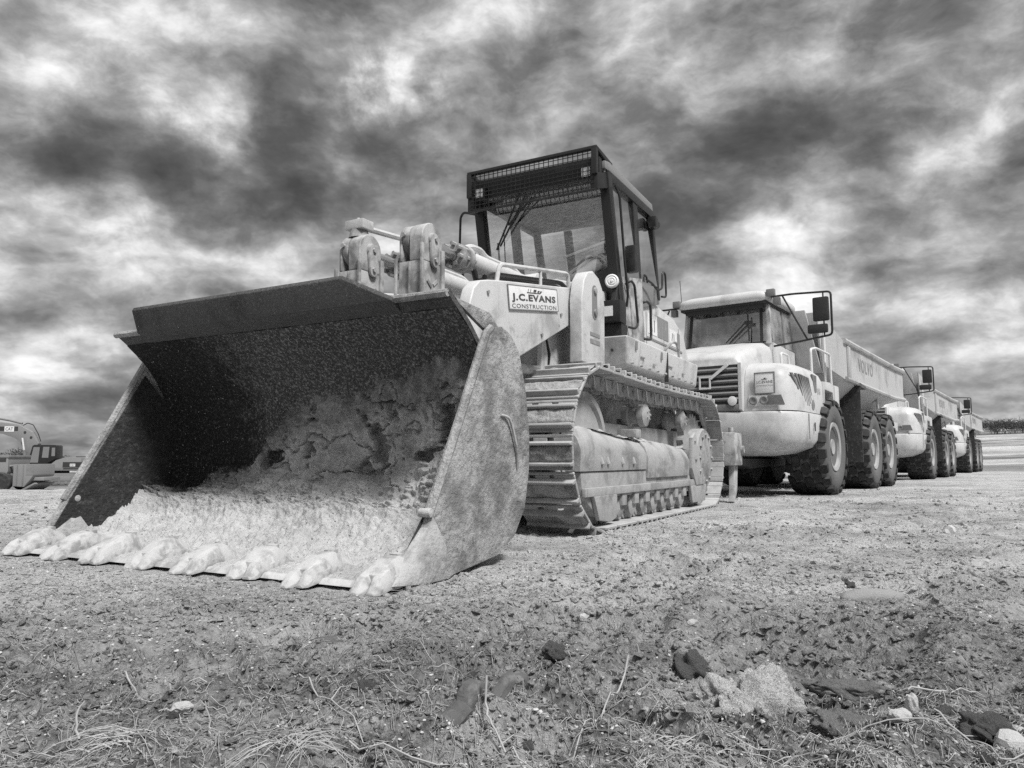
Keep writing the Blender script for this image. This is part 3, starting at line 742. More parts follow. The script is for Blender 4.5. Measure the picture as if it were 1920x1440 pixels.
# ---- lift arms
arm_poly = [(-1.47, 0.45), (-1.40, 0.30), (-1.22, 0.36), (-1.05, 0.95), (-0.74, 1.365), (-0.42, 1.50), (0.49, 1.885), (0.80, 1.90), (0.86, 2.05), (0.74, 2.17),
            (0.37, 2.13), (-0.90, 1.925), (-1.18, 1.875), (-1.30, 1.845), (-1.385, 1.775), (-1.43, 1.67), (-1.46, 1.50)]
for s in (-1, 1):
    a, b = (-0.985, -0.885) if s < 0 else (0.885, 0.985)
    arm = MB().prism(arm_poly, a, b).build('lift_arm', LP, LD, bevel=0.018, seg=3)
    MB().cyl((-1.40, s * 0.86, 0.42), (-1.40, s * 1.02, 0.42), 0.085, n=20).build('pivot_pin', LW, arm, bevel=0.01)
    MB().cyl((0.72, s * 0.86, 2.03), (0.72, s * 1.0, 2.03), 0.08, n=20).build('pivot_pin', LW, arm, bevel=0.01)
    loop_rail([(-0.98, s * 0.93, 1.90), (-0.94, s * 0.93, 2.05), (0.30, s * 0.93, 2.255), (0.32, s * 0.93, 2.11)], 0.018, 'arm_rail', LP, arm)
    MB().cyl((-0.25, s * 0.93, 2.0), (-0.25, s * 0.93, 2.165), 0.014, n=8).build('rail_post', LP, arm)
MB().cyl((-0.75, -0.89, 1.55), (-0.75, 0.89, 1.55), 0.14, n=24).build('cross_tube', LP, LD)
MB().prism([(-0.95, 1.20), (-0.55, 1.40), (-0.55, 1.75), (-0.95, 1.75)], -0.60, 0.60).build('linkage_crosspiece', LW, LD, bevel=0.02)

# name board bolted to the near arm
slope = math.atan2(0.155, 1.0)
sgn = MB().box(-0.425, 0.425, -0.088, 0.088, 0, 0.008).build('name_board', 'sign_white', LD, bevel=0.002)
place_side(sgn, -0.485, -0.988, 1.868, slope)
fr = MB()
for (x0, x1, y0, y1) in ((-0.432, 0.432, 0.089, 0.0945), (-0.432, 0.432, -0.0945, -0.089), (-0.432, -0.4265, -0.089, 0.089), (0.4265, 0.432, -0.089, 0.089)): fr.box(x0, x1, y0, y1, 0, 0.010)
fr.build('board_frame', 'print_grey', sgn)
t1 = link('lettering', text_mesh('lettering', 'J.C.EVANS', 'print_dark', 0.77, 0.070, 1.14, 0.045), sgn); t1.location = (0.0, -0.004, 0.0095)
t2 = link('lettering', text_mesh('lettering', 'CONSTRUCTION', 'print_dark', 0.78, 0.032, 1.1, 0.004), sgn); t2.location = (0.0, -0.064, 0.0095)
lg = MB()   # the small machine drawn over the name
lg.add([(-0.13, 0.040, 0), (0.10, 0.040, 0), (0.14, 0.062, 0), (0.11, 0.066, 0), (0.09, 0.048, 0), (-0.13, 0.048, 0)], [(0, 1, 4, 5), (1, 2, 3, 4)])
for (x, y, w, h) in ((-0.02, 0.052, 0.05, 0.020), (0.05, 0.052, 0.035, 0.014), (-0.075, 0.052, 0.010, 0.022), (-0.115, 0.050, 0.008, 0.024)):
    lg.add([(x, y, 0), (x + w, y, 0), (x + w + 0.012, y + h, 0), (x + 0.012, y + h, 0)], [(0, 1, 2, 3)])
lo = lg.build('machine_emblem', 'print_dark', sgn, recalc=False); lo.location = (0, 0, 0.0097)

# ---- tilt levers and cylinders
def tilt_lever(yc):
    # upright forged lever: slot for the rod eye on its right half, solid cheek on its left half
    ZE = 2.275
    lev = MB(); lev.prism([(-1.20, 1.30), (-0.92, 1.30), (-0.93, 2.10), (-1.19, 2.10)], yc - 0.108, yc + 0.108)
    root = lev.build('tilt_lever', LW, LD, bevel=0.012)
    for (ya, yb) in ((yc - 0.108, yc + 0.012), (yc + 0.080, yc + 0.108)):
        poly = [(-1.19, 2.098), (-0.93, 2.098)] + arc(-1.06, ZE, 0.135, 0, 180, 12)
        MB().prism(poly, ya, yb).build('lever_cheek', LW, root, bevel=0.014, seg=3)
    MB().cyl((-1.07, yc + 0.018, ZE), (-1.07, yc + 0.076, ZE), 0.128, n=24).build('rod_eye', LW, root, bevel=0.012)
    MB().cyl((-1.06, yc - 0.132, ZE), (-1.06, yc + 0.132, ZE), 0.055, n=18).build('lever_pin', LW, root, bevel=0.01)
    for (x0, x1) in ((-1.222, -1.196), (-0.955, -0.915)):      # flange strips down both edges
        MB().box(x0, x1, yc - 0.130, yc - 0.109, 1.35, 2.22).build('edge_flange', LW, root, bevel=0.006)
    MB().box(-1.224, -1.2, yc + 0.109, yc + 0.130, 1.35, 2.12).build('edge_flange', LW, root, bevel=0.006)
    rp = MB(); rp.prism(arc(-1.06, ZE, 0.05, 0, 180, 8) + arc(-1.05, ZE - 0.17, 0.045, 180, 360, 8), yc - 0.138, yc - 0.112); rp.build('pin_retainer', LW, root, bevel=0.006)
    for z in (ZE, ZE - 0.16): MB().cyl((-1.055, yc - 0.152, z), (-1.055, yc - 0.130, z), 0.020, n=6).build('bolt', TS, root)
    MB().cyl((-1.215, yc + 0.058, ZE + 0.03), (-1.19, yc + 0.058, ZE + 0.03), 0.018, n=8).build('grease_nipple', TS, root)
    MB().box(-1.212, -1.198, yc - 0.008, yc + 0.004, 1.4, 2.09).build('weld_bead', LW, root)
    for (x, z, an) in ((-1.10, 1.93, 0.7), (-1.02, 1.95, -0.7)):
        q = MB().box(-0.035, 0.035, -0.008, 0.0, -0.011, 0.011).build('weld_tab', LW, root); q.location = (x, yc - 0.1085, z); q.rotation_euler = (0, an, 0)
    MB().lathe([(0.05, 0), (0.068, 0.004), (0.068, 0.016), (0.045, 0.02)], (-1.06, yc - 0.107, 1.80), (0, -1, 0), 18).build('boss_ring', LW, root)
    # cylinder
    z0, z1 = 2.275, 2.30
    zz = lambda x: z0 + (z1 - z0) * (x + 1.06) / 1.8
    cy = MB(); cy.cyl((-0.42, yc, zz(-0.42)), (0.80, yc, zz(0.80)), 0.092, n=24)
    cyl = cy.build('tilt_cylinder', LP, LD, bevel=0.006)
    MB().cyl((-1.0, yc, zz(-1.0)), (-0.50, yc, zz(-0.50)), 0.050, n=20).build('piston_rod', 'cylinder_rod', cyl)
    MB().lathe([(0.085, 0), (0.112, 0.01), (0.112, 0.07), (0.098, 0.075), (0.098, 0.11), (0.118, 0.115), (0.118, 0.185), (0.095, 0.20)], (-0.62, yc, zz(-0.62)), (1, 0, 0.03), 20).build('gland_nut', LW, cyl)
    for k in range(8):
        an = k * math.pi / 4 + 0.2
        yy, z_ = yc + 0.094 * math.cos(an), zz(-0.6) + 0.094 * math.sin(an)
        MB().cyl((-0.66, yy, z_), (-0.40, yy, z_ + 0.006), 0.019, n=6).build('gland_bolt', LW, cyl)
    loop_rail([(-0.44, yc + 0.02, zz(-0.44) + 0.10), (-0.28, yc + 0.02, zz(-0.3) + 0.16), (-0.14, yc + 0.02, zz(-0.14) + 0.16), (-0.05, yc + 0.02, zz(0) + 0.115), (0.50, yc + 0.02, zz(0.5) + 0.115), (0.60, yc, zz(0.6) + 0.06)], 0.026, 'oil_pipe', LP, cyl)
    loop_rail([(-0.36, yc - 0.05, zz(-0.36) - 0.08), (-0.30, yc - 0.06, zz(-0.3) - 0.22), (0.0, yc - 0.05, 2.02), (0.4, yc, 1.90)], 0.026, 'hose', BK, cyl)
    MB().cyl((0.72, yc - 0.14, zz(0.78)), (0.72, yc + 0.14, zz(0.78)), 0.115, n=20).build('cylinder_eye', LP, cyl, bevel=0.012)
    return root
tilt_lever(-0.30); tilt_lever(0.30)
ib = MB().box(-1.14, -1.00, 0.215, 0.405, 2.455, 2.535).build('position_indicator', LP, LD, bevel=0.012)
MB().cyl((-1.07, 0.32, 2.53), (-1.07, 0.32, 2.565), 0.013, n=10).build('stud', LP, ib)
MB().cyl((-1.07, 0.31, 2.39), (-1.07, 0.31, 2.46), 0.085, 0.07, n=14).build('foot', LW, ib)
MB().tube([(-1.0, 0.30, 2.495), (0.60, 0.30, 2.64)], 0.026, 8).build('indicator_bar', LP, ib)
# lower lift cylinders
for s in (-1, 1):
    lc = MB().cyl((-0.45, s * 0.72, 1.16), (0.55, s * 0.72, 0.98), 0.095, n=20).build('lift_cylinder', LP, LD)
    MB().cyl((-0.95, s * 0.72, 1.25), (-0.40, s * 0.72, 1.15), 0.05, n=16).build('piston_rod', 'cylinder_rod', lc)

# ---- chassis, towers, side tank
ch = MB(); ch.prism([(0.05, 0.62), (0.0, 1.35), (0.25, 1.52), (0.80, 1.60), (4.70, 1.60), (4.85, 1.10), (4.70, 0.55), (0.60, 0.42)], -0.74, 0.74)
chassis = ch.build('chassis', LP, LD, bevel=0.02)
MB().box(0.02, 4.2, -1.0, -0.745, 0.74, 0.95).build('track_frame_mount', UC, chassis, bevel=0.01)
MB().box(0.02, 4.2, 0.745, 1.0, 0.74, 0.95).build('track_frame_mount', UC, chassis, bevel=0.01)
fp = MB(); fp.prism([(-0.05, 1.30), (0.02, 2.0), (0.08, 2.0), (0.02, 1.30)], -0.84, 0.84); fp.build('front_panel', LP, chassis, bevel=0.006)
sd = MB(); sd.prism([(-0.08, 1.25), (-0.02, 2.02), (0.9, 2.10), (1.1, 1.45), (0.3, 1.30)], -0.846, -0.80); sd.build('inner_side_panel', LP, chassis, bevel=0.006)
MB().tube([(-1.05, -0.80, 1.30), (0.10, -0.80, 1.365)], 0.040, 10).build('cross_pipe', LW, chassis)
MB().tube([(0.05, -0.845, 1.345), (0.06, -0.86, 1.50), (0.02, -0.85, 1.62), (0.05, -0.85, 1.78)], 0.011, 6).build('hose', BK, chassis)
for s in (-1, 1):
    a, b = (-1.125, -1.0) if s < 0 else (1.0, 1.125)
    poly = [(0.16, 1.43), (0.68, 1.43), (0.69, 2.02), (0.64, 2.16), (0.55, 2.25), (0.42, 2.285), (0.30, 2.25), (0.21, 2.16), (0.165, 2.0)]
    tw = MB().prism(poly, a, b).build('loader_tower', LP, LD, bevel=0.022, seg=3)
    yo = a - 0.001 if s < 0 else b + 0.001
    sl = MB(); sl.prism(arc(0.44, 2.10, 0.055, 0, 180, 8) + arc(0.44, 1.90, 0.055, 180, 360, 8), yo - 0.004, yo + 0.004); sl.build('slot', 'interior_grey', tw)
    for z in (1.905, 2.105): MB().cyl((0.44, yo - 0.02, z), (0.44, yo + 0.02, z), 0.030, n=14).build('pin', LW, tw, bevel=0.006)
    MB().box(0.33, 0.55, yo - 0.003, yo + 0.003, 1.62, 1.66).build('warning_decal', 'print_grey', tw)
    MB().box(0.33, 0.55, yo - 0.003, yo + 0.003, 1.69, 1.72).build('warning_decal', 'print_grey', tw)
tk = MB(); tk.hex((1.16, -1.17, 1.515), (1.16, -0.80, 1.44), (3.70, -0.80, 1.44), (3.70, -1.17, 1.515), (1.08, -1.20, 1.80), (1.08, -0.80, 1.80), (3.70, -0.80, 1.80), (3.70, -1.20, 1.80))
tank = tk.build('side_tank', LP, LD, bevel=0.03, seg=3)
for (x, z) in ((1.32, 1.74), (2.15, 1.735)): 
    MB().box(x, x + 0.05, -1.204, -1.190, z - 0.05, z + 0.03).build('latch', 'print_grey', tank)
for y in (-0.93, -1.03): MB().cyl((1.10, y, 1.665), (1.118, y, 1.665), 0.014, n=8).build('drain_hole', 'interior_dark', tank)
tk = MB(); tk.box(1.08, 3.70, 0.80, 1.20, 1.47, 1.80); tk.build('side_tank', LP, LD, bevel=0.03, seg=3)

for k in range(9): MB().cyl((1.25 + 0.27 * k, -1.203, 1.545), (1.25 + 0.27 * k, -1.180, 1.545), 0.012, n=6).build('tank_bolt', LW, tank)
for (x0, x1, z) in ((1.5, 1.62, 1.63), (1.9, 1.98, 1.60), (2.45, 2.6, 1.64), (3.0, 3.08, 1.61)): MB().box(x0, x1, -1.1975, -1.187, z, z + 0.012).build('paint_chip', 'track_steel', tank)
MB().box(2.38, 2.395, -1.2035, -1.16, 1.46, 1.79).build('tank_seam', 'interior_dark', tank)
for (x, z) in ((-1.2, 1.78), (-1.2, 1.55), (0.02, 1.83), (0.28, 1.92), (-0.35, 1.60)): MB().cyl((x, -0.998, z), (x, -0.98, z), 0.016, n=6).build('arm_bolt', LW, LD)
MB().box(-0.02, -0.005, -0.9885, -0.97, 1.72, 1.74).build('arm_scuff', 'track_steel', LD)
loop_rail([(-1.1, -0.90, 1.92), (-0.9, -0.86, 1.99), (-0.2, -0.86, 2.10), (0.3, -0.86, 2.18), (0.6, -0.84, 2.12)], 0.020, 'arm_hose', BK, LD)
loop_rail([(-1.1, -0.84, 1.90), (-0.85, -0.80, 2.0), (-0.2, -0.80, 2.08), (0.35, -0.80, 2.16), (0.7, -0.80, 2.1)], 0.020, 'arm_hose', BK, LD)

# ---- engine hood
hd = MB(); hd.prism([(2.72, 1.605), (2.72, 2.48), (3.3, 2.56), (4.15, 2.50), (4.62, 2.34), (4.80, 2.05), (4.82, 1.605)], -0.77, 0.77)
hood = hd.build('engine_hood', LP, LD, bevel=0.02)
for (x0, x1, z0, z1, mt) in ((3.02, 3.38, 2.15, 2.40, 'sign_white'), (3.40, 3.60, 2.15, 2.42, 'print_grey'), (3.62, 3.86, 2.15, 2.42, 'print_grey'), (3.92, 4.25, 2.12, 2.34, 'sign_white'), (4.28, 4.40, 2.11, 2.33, 'print_grey'), (4.1, 4.5, 1.80, 2.02, 'sign_white')):
    MB().box(x0, x1, -0.7745, -0.7705, z0, z1).build('side_decal', mt, hood)
for (x, w, lean) in ((3.10, 0.030, 0.05), (3.17, 0.022, -0.05), (3.25, 0.030, 0.0), (4.0, 0.03, 0.04), (4.1, 0.025, 0.0)):
    MB().add([(x, -0.7765, 2.19), (x + w, -0.7765, 2.19), (x + w + lean, -0.7765, 2.35 - (x - 3.1) * 0.06), (x + lean, -0.7765, 2.35 - (x - 3.1) * 0.06)], [(0, 1, 2, 3)]).build('decal_stroke', 'print_grey', hood, smooth=False)
for x in (2.95, 3.66, 4.34): MB().box(x, x + 0.008, -0.7725, -0.769, 1.63, 2.40).build('panel_seam', 'interior_dark', hood)
MB().box(2.98, 4.5, -0.778, -0.768, 2.075, 2.10).build('trim_strip', 'print_grey', hood)
loop_rail([(3.55, -0.80, 1.98), (3.58, -0.90, 2.10), (3.78, -0.90, 2.12), (3.88, -0.90, 2.02), (3.92, -0.90, 1.55), (3.80, -0.86, 1.52)], 0.017, 'grab_rail', LW, hood)
loop_rail([(2.62, -0.80, 2.42), (2.64, -0.88, 2.46), (2.80, -0.88, 2.44), (2.80, -0.88, 2.02), (2.64, -0.88, 2.0), (2.62, -0.80, 2.03)], 0.016, 'grab_rail', BK, hood)

# ---- ripper
rb = MB().box(4.95, 5.25, -1.18, 1.18, 0.62, 0.90).build('ripper_beam', LW, LD, bevel=0.02)
MB().box(4.60, 4.95, -0.5, 0.5, 0.55, 0.95).build('ripper_bracket', LW, rb, bevel=0.02)
for y in (-1.28, 0.0, 1.28):
    MB().box(4.86, 5.34, y - 0.10, y + 0.10, 0.52, 0.98).build('shank_holder', LW, rb, bevel=0.02)
    MB().prism([(5.06, 0.52), (5.30, 0.52), (5.22, 0.16), (5.04, 0.0), (4.98, 0.02), (5.06, 0.2)], y - 0.04, y + 0.04).build('shank', LW, rb, bevel=0.01)
    MB().cyl((5.10, y, 0.96), (5.10, y, 1.06), 0.035, n=12).build('shank_pin', LW, rb, bevel=0.006)
    MB().cyl((5.28, y - 0.14, 0.75), (5.28, y + 0.14, 0.75), 0.05, n=12).build('beam_pin', LW, rb)

# ---- cab
def yz_pair(x0, z0, x1, z1, y0, y1, w, d):
    """post from (x0,y0,z0) low to (x1,y1,z1) high, w along x, d along y"""
    m = MB()
    a, b = w / 2, d / 2
    return m.hex((x0 - a, y0 - b, z0), (x0 + a, y0 - b, z0), (x0 + a, y0 + b, z0), (x0 - a, y0 + b, z0), (x1 - a, y1 - b, z1), (x1 + a, y1 - b, z1), (x1 + a, y1 + b, z1), (x1 - a, y1 + b, z1))
lower = MB(); lower.prism([(1.95, 1.605), (1.90, 2.32), (2.62, 2.60), (2.715, 2.60), (2.715, 1.605)], -0.80, 0.80)
cab = lower.build('cab', 'interior_grey', LD, bevel=0.01)
MB().prism([(2.72, 2.40), (2.72, 2.72), (3.42, 2.78), (3.42, 2.57)], -0.80, 0.80).build('rear_wall', 'interior_grey', cab, bevel=0.01)
for s in (-1, 1):
    yz_pair(1.96, 2.05, 1.60, 3.66, s * 0.80, s * 0.79, 0.12, 0.11).build('front_post', BK, cab, bevel=0.012)
    yz_pair(2.66, 2.58, 2.46, 3.66, s * 0.77, s * 0.79, 0.16, 0.07).build('door_post', BK, cab, bevel=0.012)
    yz_pair(3.38, 2.62, 3.10, 3.66, s * 0.77, s * 0.79, 0.10, 0.08).build('rear_post', BK, cab, bevel=0.012)
    MB().box(1.60, 3.14, s * 0.79 - 0.045, s * 0.79 + 0.045, 3.60, 3.70).build('side_rail', BK, cab, bevel=0.01)
    dp = MB(); y = s * 0.835
    dp.prism([(2.02, 1.66), (1.93, 2.60), (2.60, 2.72), (2.68, 1.66)], y - 0.012, y + 0.012); dp.build('door_panel', 'loader_paint_worn', cab, bevel=0.006)
    MB().add([(1.93, s * 0.805, 2.60), (2.61, s * 0.812, 2.70), (2.47, s * 0.79, 3.60), (1.68, s * 0.79, 3.60)], [(0, 1, 2, 3)]).build('door_window', 'side_glass', cab, smooth=False)
    MB().add([(2.70, s * 0.812, 2.72), (3.36, s * 0.812, 2.78), (3.10, s * 0.79, 3.60), (2.50, s * 0.79, 3.60)], [(0, 1, 2, 3)]).build('quarter_window', 'side_glass', cab, smooth=False)
MB().add([(3.36, -0.78, 2.78), (3.36, 0.78, 2.78), (3.12, 0.76, 3.60), (3.12, -0.76, 3.60)], [(0, 1, 2, 3)]).build('rear_window', 'side_glass', cab, smooth=False)
for y in (-0.30, 0.34): yz_pair(3.37, 2.74, 3.12, 3.62, y, y, 0.05, 0.10).build('rear_mullion', BK, cab)
MB().add([(1.90, -0.75, 2.40), (1.90, 0.75, 2.40), (1.60, 0.74, 3.63), (1.60, -0.74, 3.63)], [(0, 1, 2, 3)]).build('windshield', 'cab_glass', cab, smooth=False)
for s in (-1, 1):   # black corner web sloping down to the middle of the windshield
    q = MB(); xf = 1.885
    q.hex((xf, s * 0.80, 2.10), (xf + 0.03, s * 0.80, 2.10), (xf + 0.03, s * 0.10, 2.30), (xf, s * 0.10, 2.30),
          (xf - 0.10, s * 0.80, 2.72), (xf - 0.07, s * 0.80, 2.72), (xf - 0.015, s * 0.10, 2.42), (xf - 0.045, s * 0.10, 2.42))
    q.build('windshield_frame', BK, cab)
MB().box(1.55, 1.66, -0.76, 0.76, 3.62, 3.69).build('windshield_header', BK, cab, bevel=0.01)
ck = MB(); ck.prism([(1.0, 2.02), (0.95, 2.20), (1.30, 2.34), (1.86, 2.44), (1.92, 2.10)], -0.70, 0.70); ck.build('front_cowl', LP, cab, bevel=0.03)
MB().tube([(1.35, 0.55, 2.42), (1.4, 0.2, 2.50), (1.38, -0.3, 2.47), (1.2, -0.6, 2.36)], 0.045, 8).build('cowl_hose', LP, cab)
# seat, console and wheel
st = MB(); st.box(2.35, 2.85, -0.62, -0.10, 2.35, 2.62); st.hex((2.80, -0.62, 2.6), (2.92, -0.62, 2.6), (2.92, -0.10, 2.6), (2.80, -0.10, 2.6), (2.90, -0.56, 3.20), (3.0, -0.56, 3.20), (3.0, -0.16, 3.20), (2.90, -0.16, 3.20))
st.build('seat', 'interior_dark', cab, bevel=0.04)
MB().box(2.92, 3.0, -0.46, -0.24, 3.2, 3.40).build('headrest', 'interior_dark', cab, bevel=0.03)
MB().prism([(2.1, 2.05), (2.05, 2.62), (2.3, 2.70), (2.4, 2.05)], -0.05, 0.62).build('console', 'interior_dark', cab, bevel=0.03)
MB().tube([(2.22 + 0.06 * math.cos(t), -0.35 + 0.20 * math.cos(t + 1.57), 2.80 + 0.17 * math.sin(t + 1.57)) for t in np.linspace(0, 2 * math.pi, 20)[:-1]], 0.016, 6, closed=True).build('steering_wheel', 'interior_dark', cab)
# roof and mesh guard
roof = MB(); roof.prism([(1.535, 3.70), (1.535, 3.79), (1.70, 3.82), (3.14, 3.80), (3.18, 3.70)], -0.82, 0.82)
rf = roof.build('roof', 'interior_grey', cab, bevel=0.02)
MB().box(1.44, 1.53, -0.79, 0.79, 3.58, 3.805).build('roof_fascia', BK, rf, bevel=0.012)
MB().box(1.56, 3.20, -0.80, 0.80, 3.66, 3.70).build('headliner', 'interior_grey', rf)
gf = MB()
XG = 1.36
for s in (-1, 1):
    gf.box(XG - 0.03, XG + 0.03, s * 0.77 - 0.03, s * 0.77 + 0.03, 3.58, 3.862)
    gf.hex((XG - 0.02, s * 0.77 - 0.03, 3.855), (1.75, s * 0.79 - 0.03, 3.76), (1.75, s * 0.79 + 0.03, 3.76), (XG - 0.02, s * 0.77 + 0.03, 3.855), (XG - 0.02, s * 0.77 - 0.03, 3.89), (1.75, s * 0.79 - 0.03, 3.825), (1.75, s * 0.79 + 0.03, 3.825), (XG - 0.02, s * 0.77 + 0.03, 3.89))
    gf.hex((XG, s * 0.76 - 0.04, 3.42), (1.62, s * 0.80 - 0.04, 3.50), (1.62, s * 0.80 + 0.04, 3.50), (XG, s * 0.76 + 0.04, 3.42), (XG, s * 0.76 - 0.04, 3.60), (1.62, s * 0.80 - 0.04, 3.66), (1.62, s * 0.80 + 0.04, 3.66), (XG, s * 0.76 + 0.04, 3.60))
gf.box(XG - 0.03, XG + 0.03, -0.79, 0.79, 3.850, 3.885)
gf.box(XG - 0.012, XG + 0.012, -0.78, 0.78, 3.405, 3.43)
gg = gf.build('guard_frame', BK, rf, bevel=0.006)
ms = MB()
for k in range(27):
    y = -0.75 + 1.50 * k / 26
    ms.box(XG - 0.004, XG + 0.004, y - 0.0035, y + 0.0035, 3.42, 3.86)
for k in range(10):
    z = 3.44 + 0.047 * k
    ms.box(XG - 0.009, XG - 0.0042, -0.76, 0.76, z - 0.0035, z + 0.0035)
ms.build('wire_mesh', BK, cab, smooth=False)
for s in (-1, 1):
    lp = MB().box(1.38, 1.46, s * 0.66 - 0.075, s * 0.66 + 0.075, 3.55, 3.70).build('roof_lamp', BK, cab, bevel=0.012)
    MB().box(1.374, 1.379, s * 0.66 - 0.05, s * 0.66 + 0.05, 3.58, 3.68).build('lamp_glass', 'lamp_lens', lp)
# wipers, mirrors, handles and lamps
for (a, b) in (((1.50, 0.20, 3.58), (1.72, 0.62, 3.05)), ((1.50, 0.12, 3.56), (1.70, 0.56, 3.08)), ((1.52, 0.05, 3.52), (1.60, 0.40, 3.28))):
    MB().tube([a, b], 0.011, 6).build('wiper_arm', BK, cab)
MB().tube([(1.78, 0.64, 3.15), (1.86, 0.63, 2.62)], 0.012, 6).build('wiper_blade', BK, cab)
MB().tube([(1.78, 0.56, 3.30), (1.86, 0.58, 2.85)], 0.008, 6).build('wiper_blade', BK, cab)
loop_rail([(1.62, 0.84, 3.48), (1.62, 1.02, 3.54), (1.66, 1.09, 3.50), (1.72, 1.14, 3.05), (1.76, 1.10, 2.75)], 0.015, 'mirror_bracket', BK, cab)
loop_rail([(1.70, -0.87, 3.55), (1.74, -0.90, 3.45), (1.86, -0.90, 2.78), (1.96, -0.90, 2.40), (2.02, -0.86, 2.28)], 0.014, 'door_handle_bar', BK, cab)
loop_rail([(1.98, -0.86, 2.52), (2.0, -0.92, 2.56), (2.12, -0.92, 2.54), (2.22, -0.92, 2.10), (2.10, -0.92, 2.04), (2.06, -0.86, 2.06)], 0.014, 'grab_handle', BK, cab)
mr = MB().box(1.98, 2.10, -0.98, -0.86, 2.66, 2.96).build('mirror', BK, cab, bevel=0.02)
MB().box(2.10, 2.104, -0.965, -0.875, 2.69, 2.93).build('mirror_glass', 'cylinder_rod', mr)
mr2 = MB().cyl((3.0, -0.86, 3.52), (3.14, -0.86, 3.52), 0.06, n=14).build('work_lamp', BK, cab, bevel=0.01)
MB().box(2.94, 3.04, -0.92, -0.82, 3.45, 3.58).build('lamp_bracket', BK, mr2, bevel=0.01)
loop_rail([(2.72, -0.86, 2.74), (2.90, -0.88, 2.72), (3.02, -0.90, 2.66), (3.12, -0.93, 2.70), (3.14, -0.93, 2.92), (3.26, -0.93, 2.92), (3.28, -0.93, 2.62), (3.12, -0.92, 2.60)], 0.013, 'step_rail', BK, cab)
hl = MB().box(1.12, 1.30, -1.115, -0.87, 1.945, 2.165).build('headlamp', BK, LD, bevel=0.012)
MB().box(1.112, 1.119, -1.04, -0.93, 2.005, 2.105).build('lamp_glass', 'lamp_lens', hl)
MB().box(1.19, 1.36, -1.10, -0.88, 1.81, 1.94).build('lamp_stand', BK, hl)
sg = MB().lathe([(0.07, 0), (0.075, 0.01), (0.075, 0.05), (0.06, 0.06), (0.05, 0.052), (0.035, 0.062), (0.02, 0.055), (0.012, 0.07)], (1.80, -0.78, 2.52), (-1, -0.25, 0), 20).build('beacon_lamp', 'sign_white', LD)
jl = MB().tube([(0.66, -0.86, 2.18), (0.9, -0.80, 2.30), (1.3, -0.74, 2.36)], 0.07, 8, taper=0.7).build('hose_sleeve', LW, LD)
lf = MB(); lf.hex((1.50, -0.84, 1.83), (1.95, -0.84, 1.83), (1.95, -0.78, 1.83), (1.50, -0.78, 1.83), (1.88, -0.84, 2.60), (2.0, -0.84, 2.60), (2.0, -0.78, 2.60), (1.88, -0.78, 2.60))
lf.build('black_side_panel', BK, cab, bevel=0.01)

# ---- crawler tracks
RT, XF, XR = 0.675, 0.180, 3.80
NSH = 40
seg = XR - XF; per = 2 * seg + 2 * math.pi * RT
def track_at(u):
    u = u % per
    if u < seg: return XF + u, 2 * RT + 0.03 - 0.045 * math.sin(math.pi * u / seg) * 0.6, 0.0          # top run, rearwards
    u -= seg
    if u < math.pi * RT:
        a = math.pi / 2 - u / RT; return XR + RT * math.cos(a), RT + 0.015 + (RT + 0.015) * math.sin(a), -(math.pi / 2 - a)
    u -= math.pi * RT
    if u < seg: return XR - u, 0.015, -math.pi
    u -= seg
    a = -math.pi / 2 - u / RT
    return XF + RT * math.cos(a), RT + 0.015 + (RT + 0.015) * math.sin(a), -math.pi - (u / RT)
pitch = per / NSH
HP = pitch / 2
def shoe_mesh():
    m = MB(); w = 0.275
    m.box(-HP + 0.012, -0.055, -w, w, -0.030, -0.006)        # leading web is pierced: three pieces round two holes
    m.box(-0.055, 0.085, -w, w, -0.030, -0.004)
    m.box(0.085, 0.118, -w, -0.115, -0.030, -0.006); m.box(0.085, 0.118, -0.06, 0.06, -0.030, -0.006); m.box(0.085, 0.118, 0.115, w, -0.030, -0.006)
    m.box(0.118, HP - 0.002, -w, w, -0.030, -0.006)
    for x in (-0.088, 0.072):
        m.prism([(x - 0.019, -0.012), (x + 0.019, -0.012), (x + 0.011, 0.040), (x - 0.011, 0.040)], -w, w)
    return m.mesh('track_shoe', 'track_steel', bevel=0.005, seg=1)
def mud_mesh(seed):
    n, q = 9, 30
    xs = np.linspace(-0.078, 0.064, n); ys = np.linspace(-0.268, 0.268, q)
    X, Y = np.meshgrid(xs, ys)
    Z = 0.010 + 0.017 * (fbm(X * 14 + seed * 7, Y * 9, 4, seed, 0.6) + 0.3) - 0.02 * (np.abs(X + 0.007) > 0.066)
    V = np.stack([X, Y, Z], -1).reshape(-1, 3); i = np.arange(n - 1)[None, :] + (np.arange(q - 1) * n)[:, None]
    return np_mesh('caked_mud', V, np.stack([i, i + 1, i + 1 + n, i + n], -1).reshape(-1, 4), 'track_mud')
def link_mesh():
    m = MB()
    for y in (-0.075, 0.075):
        poly = [(-HP * 0.98, -0.035), (HP * 0.70, -0.035), (HP * 0.98, -0.075), (HP * 0.80, -0.150), (HP * 0.45, -0.158), (-HP * 0.55, -0.158), (-HP * 0.92, -0.13)]
        m.prism(poly, y - 0.018, y + 0.018)
        m.cyl((HP * 0.30, y - 0.032, -0.085), (HP * 0.30, y + 0.032, -0.085), 0.036, n=12)
        m.cyl((HP * 0.30, y - 0.038, -0.085), (HP * 0.30, y + 0.038, -0.085), 0.014, n=8)
    return m.mesh('track_link', 'track_steel', bevel=0.004, seg=1)
SM, LM = shoe_mesh(), link_mesh(); MM = [mud_mesh(k) for k in range(5)]
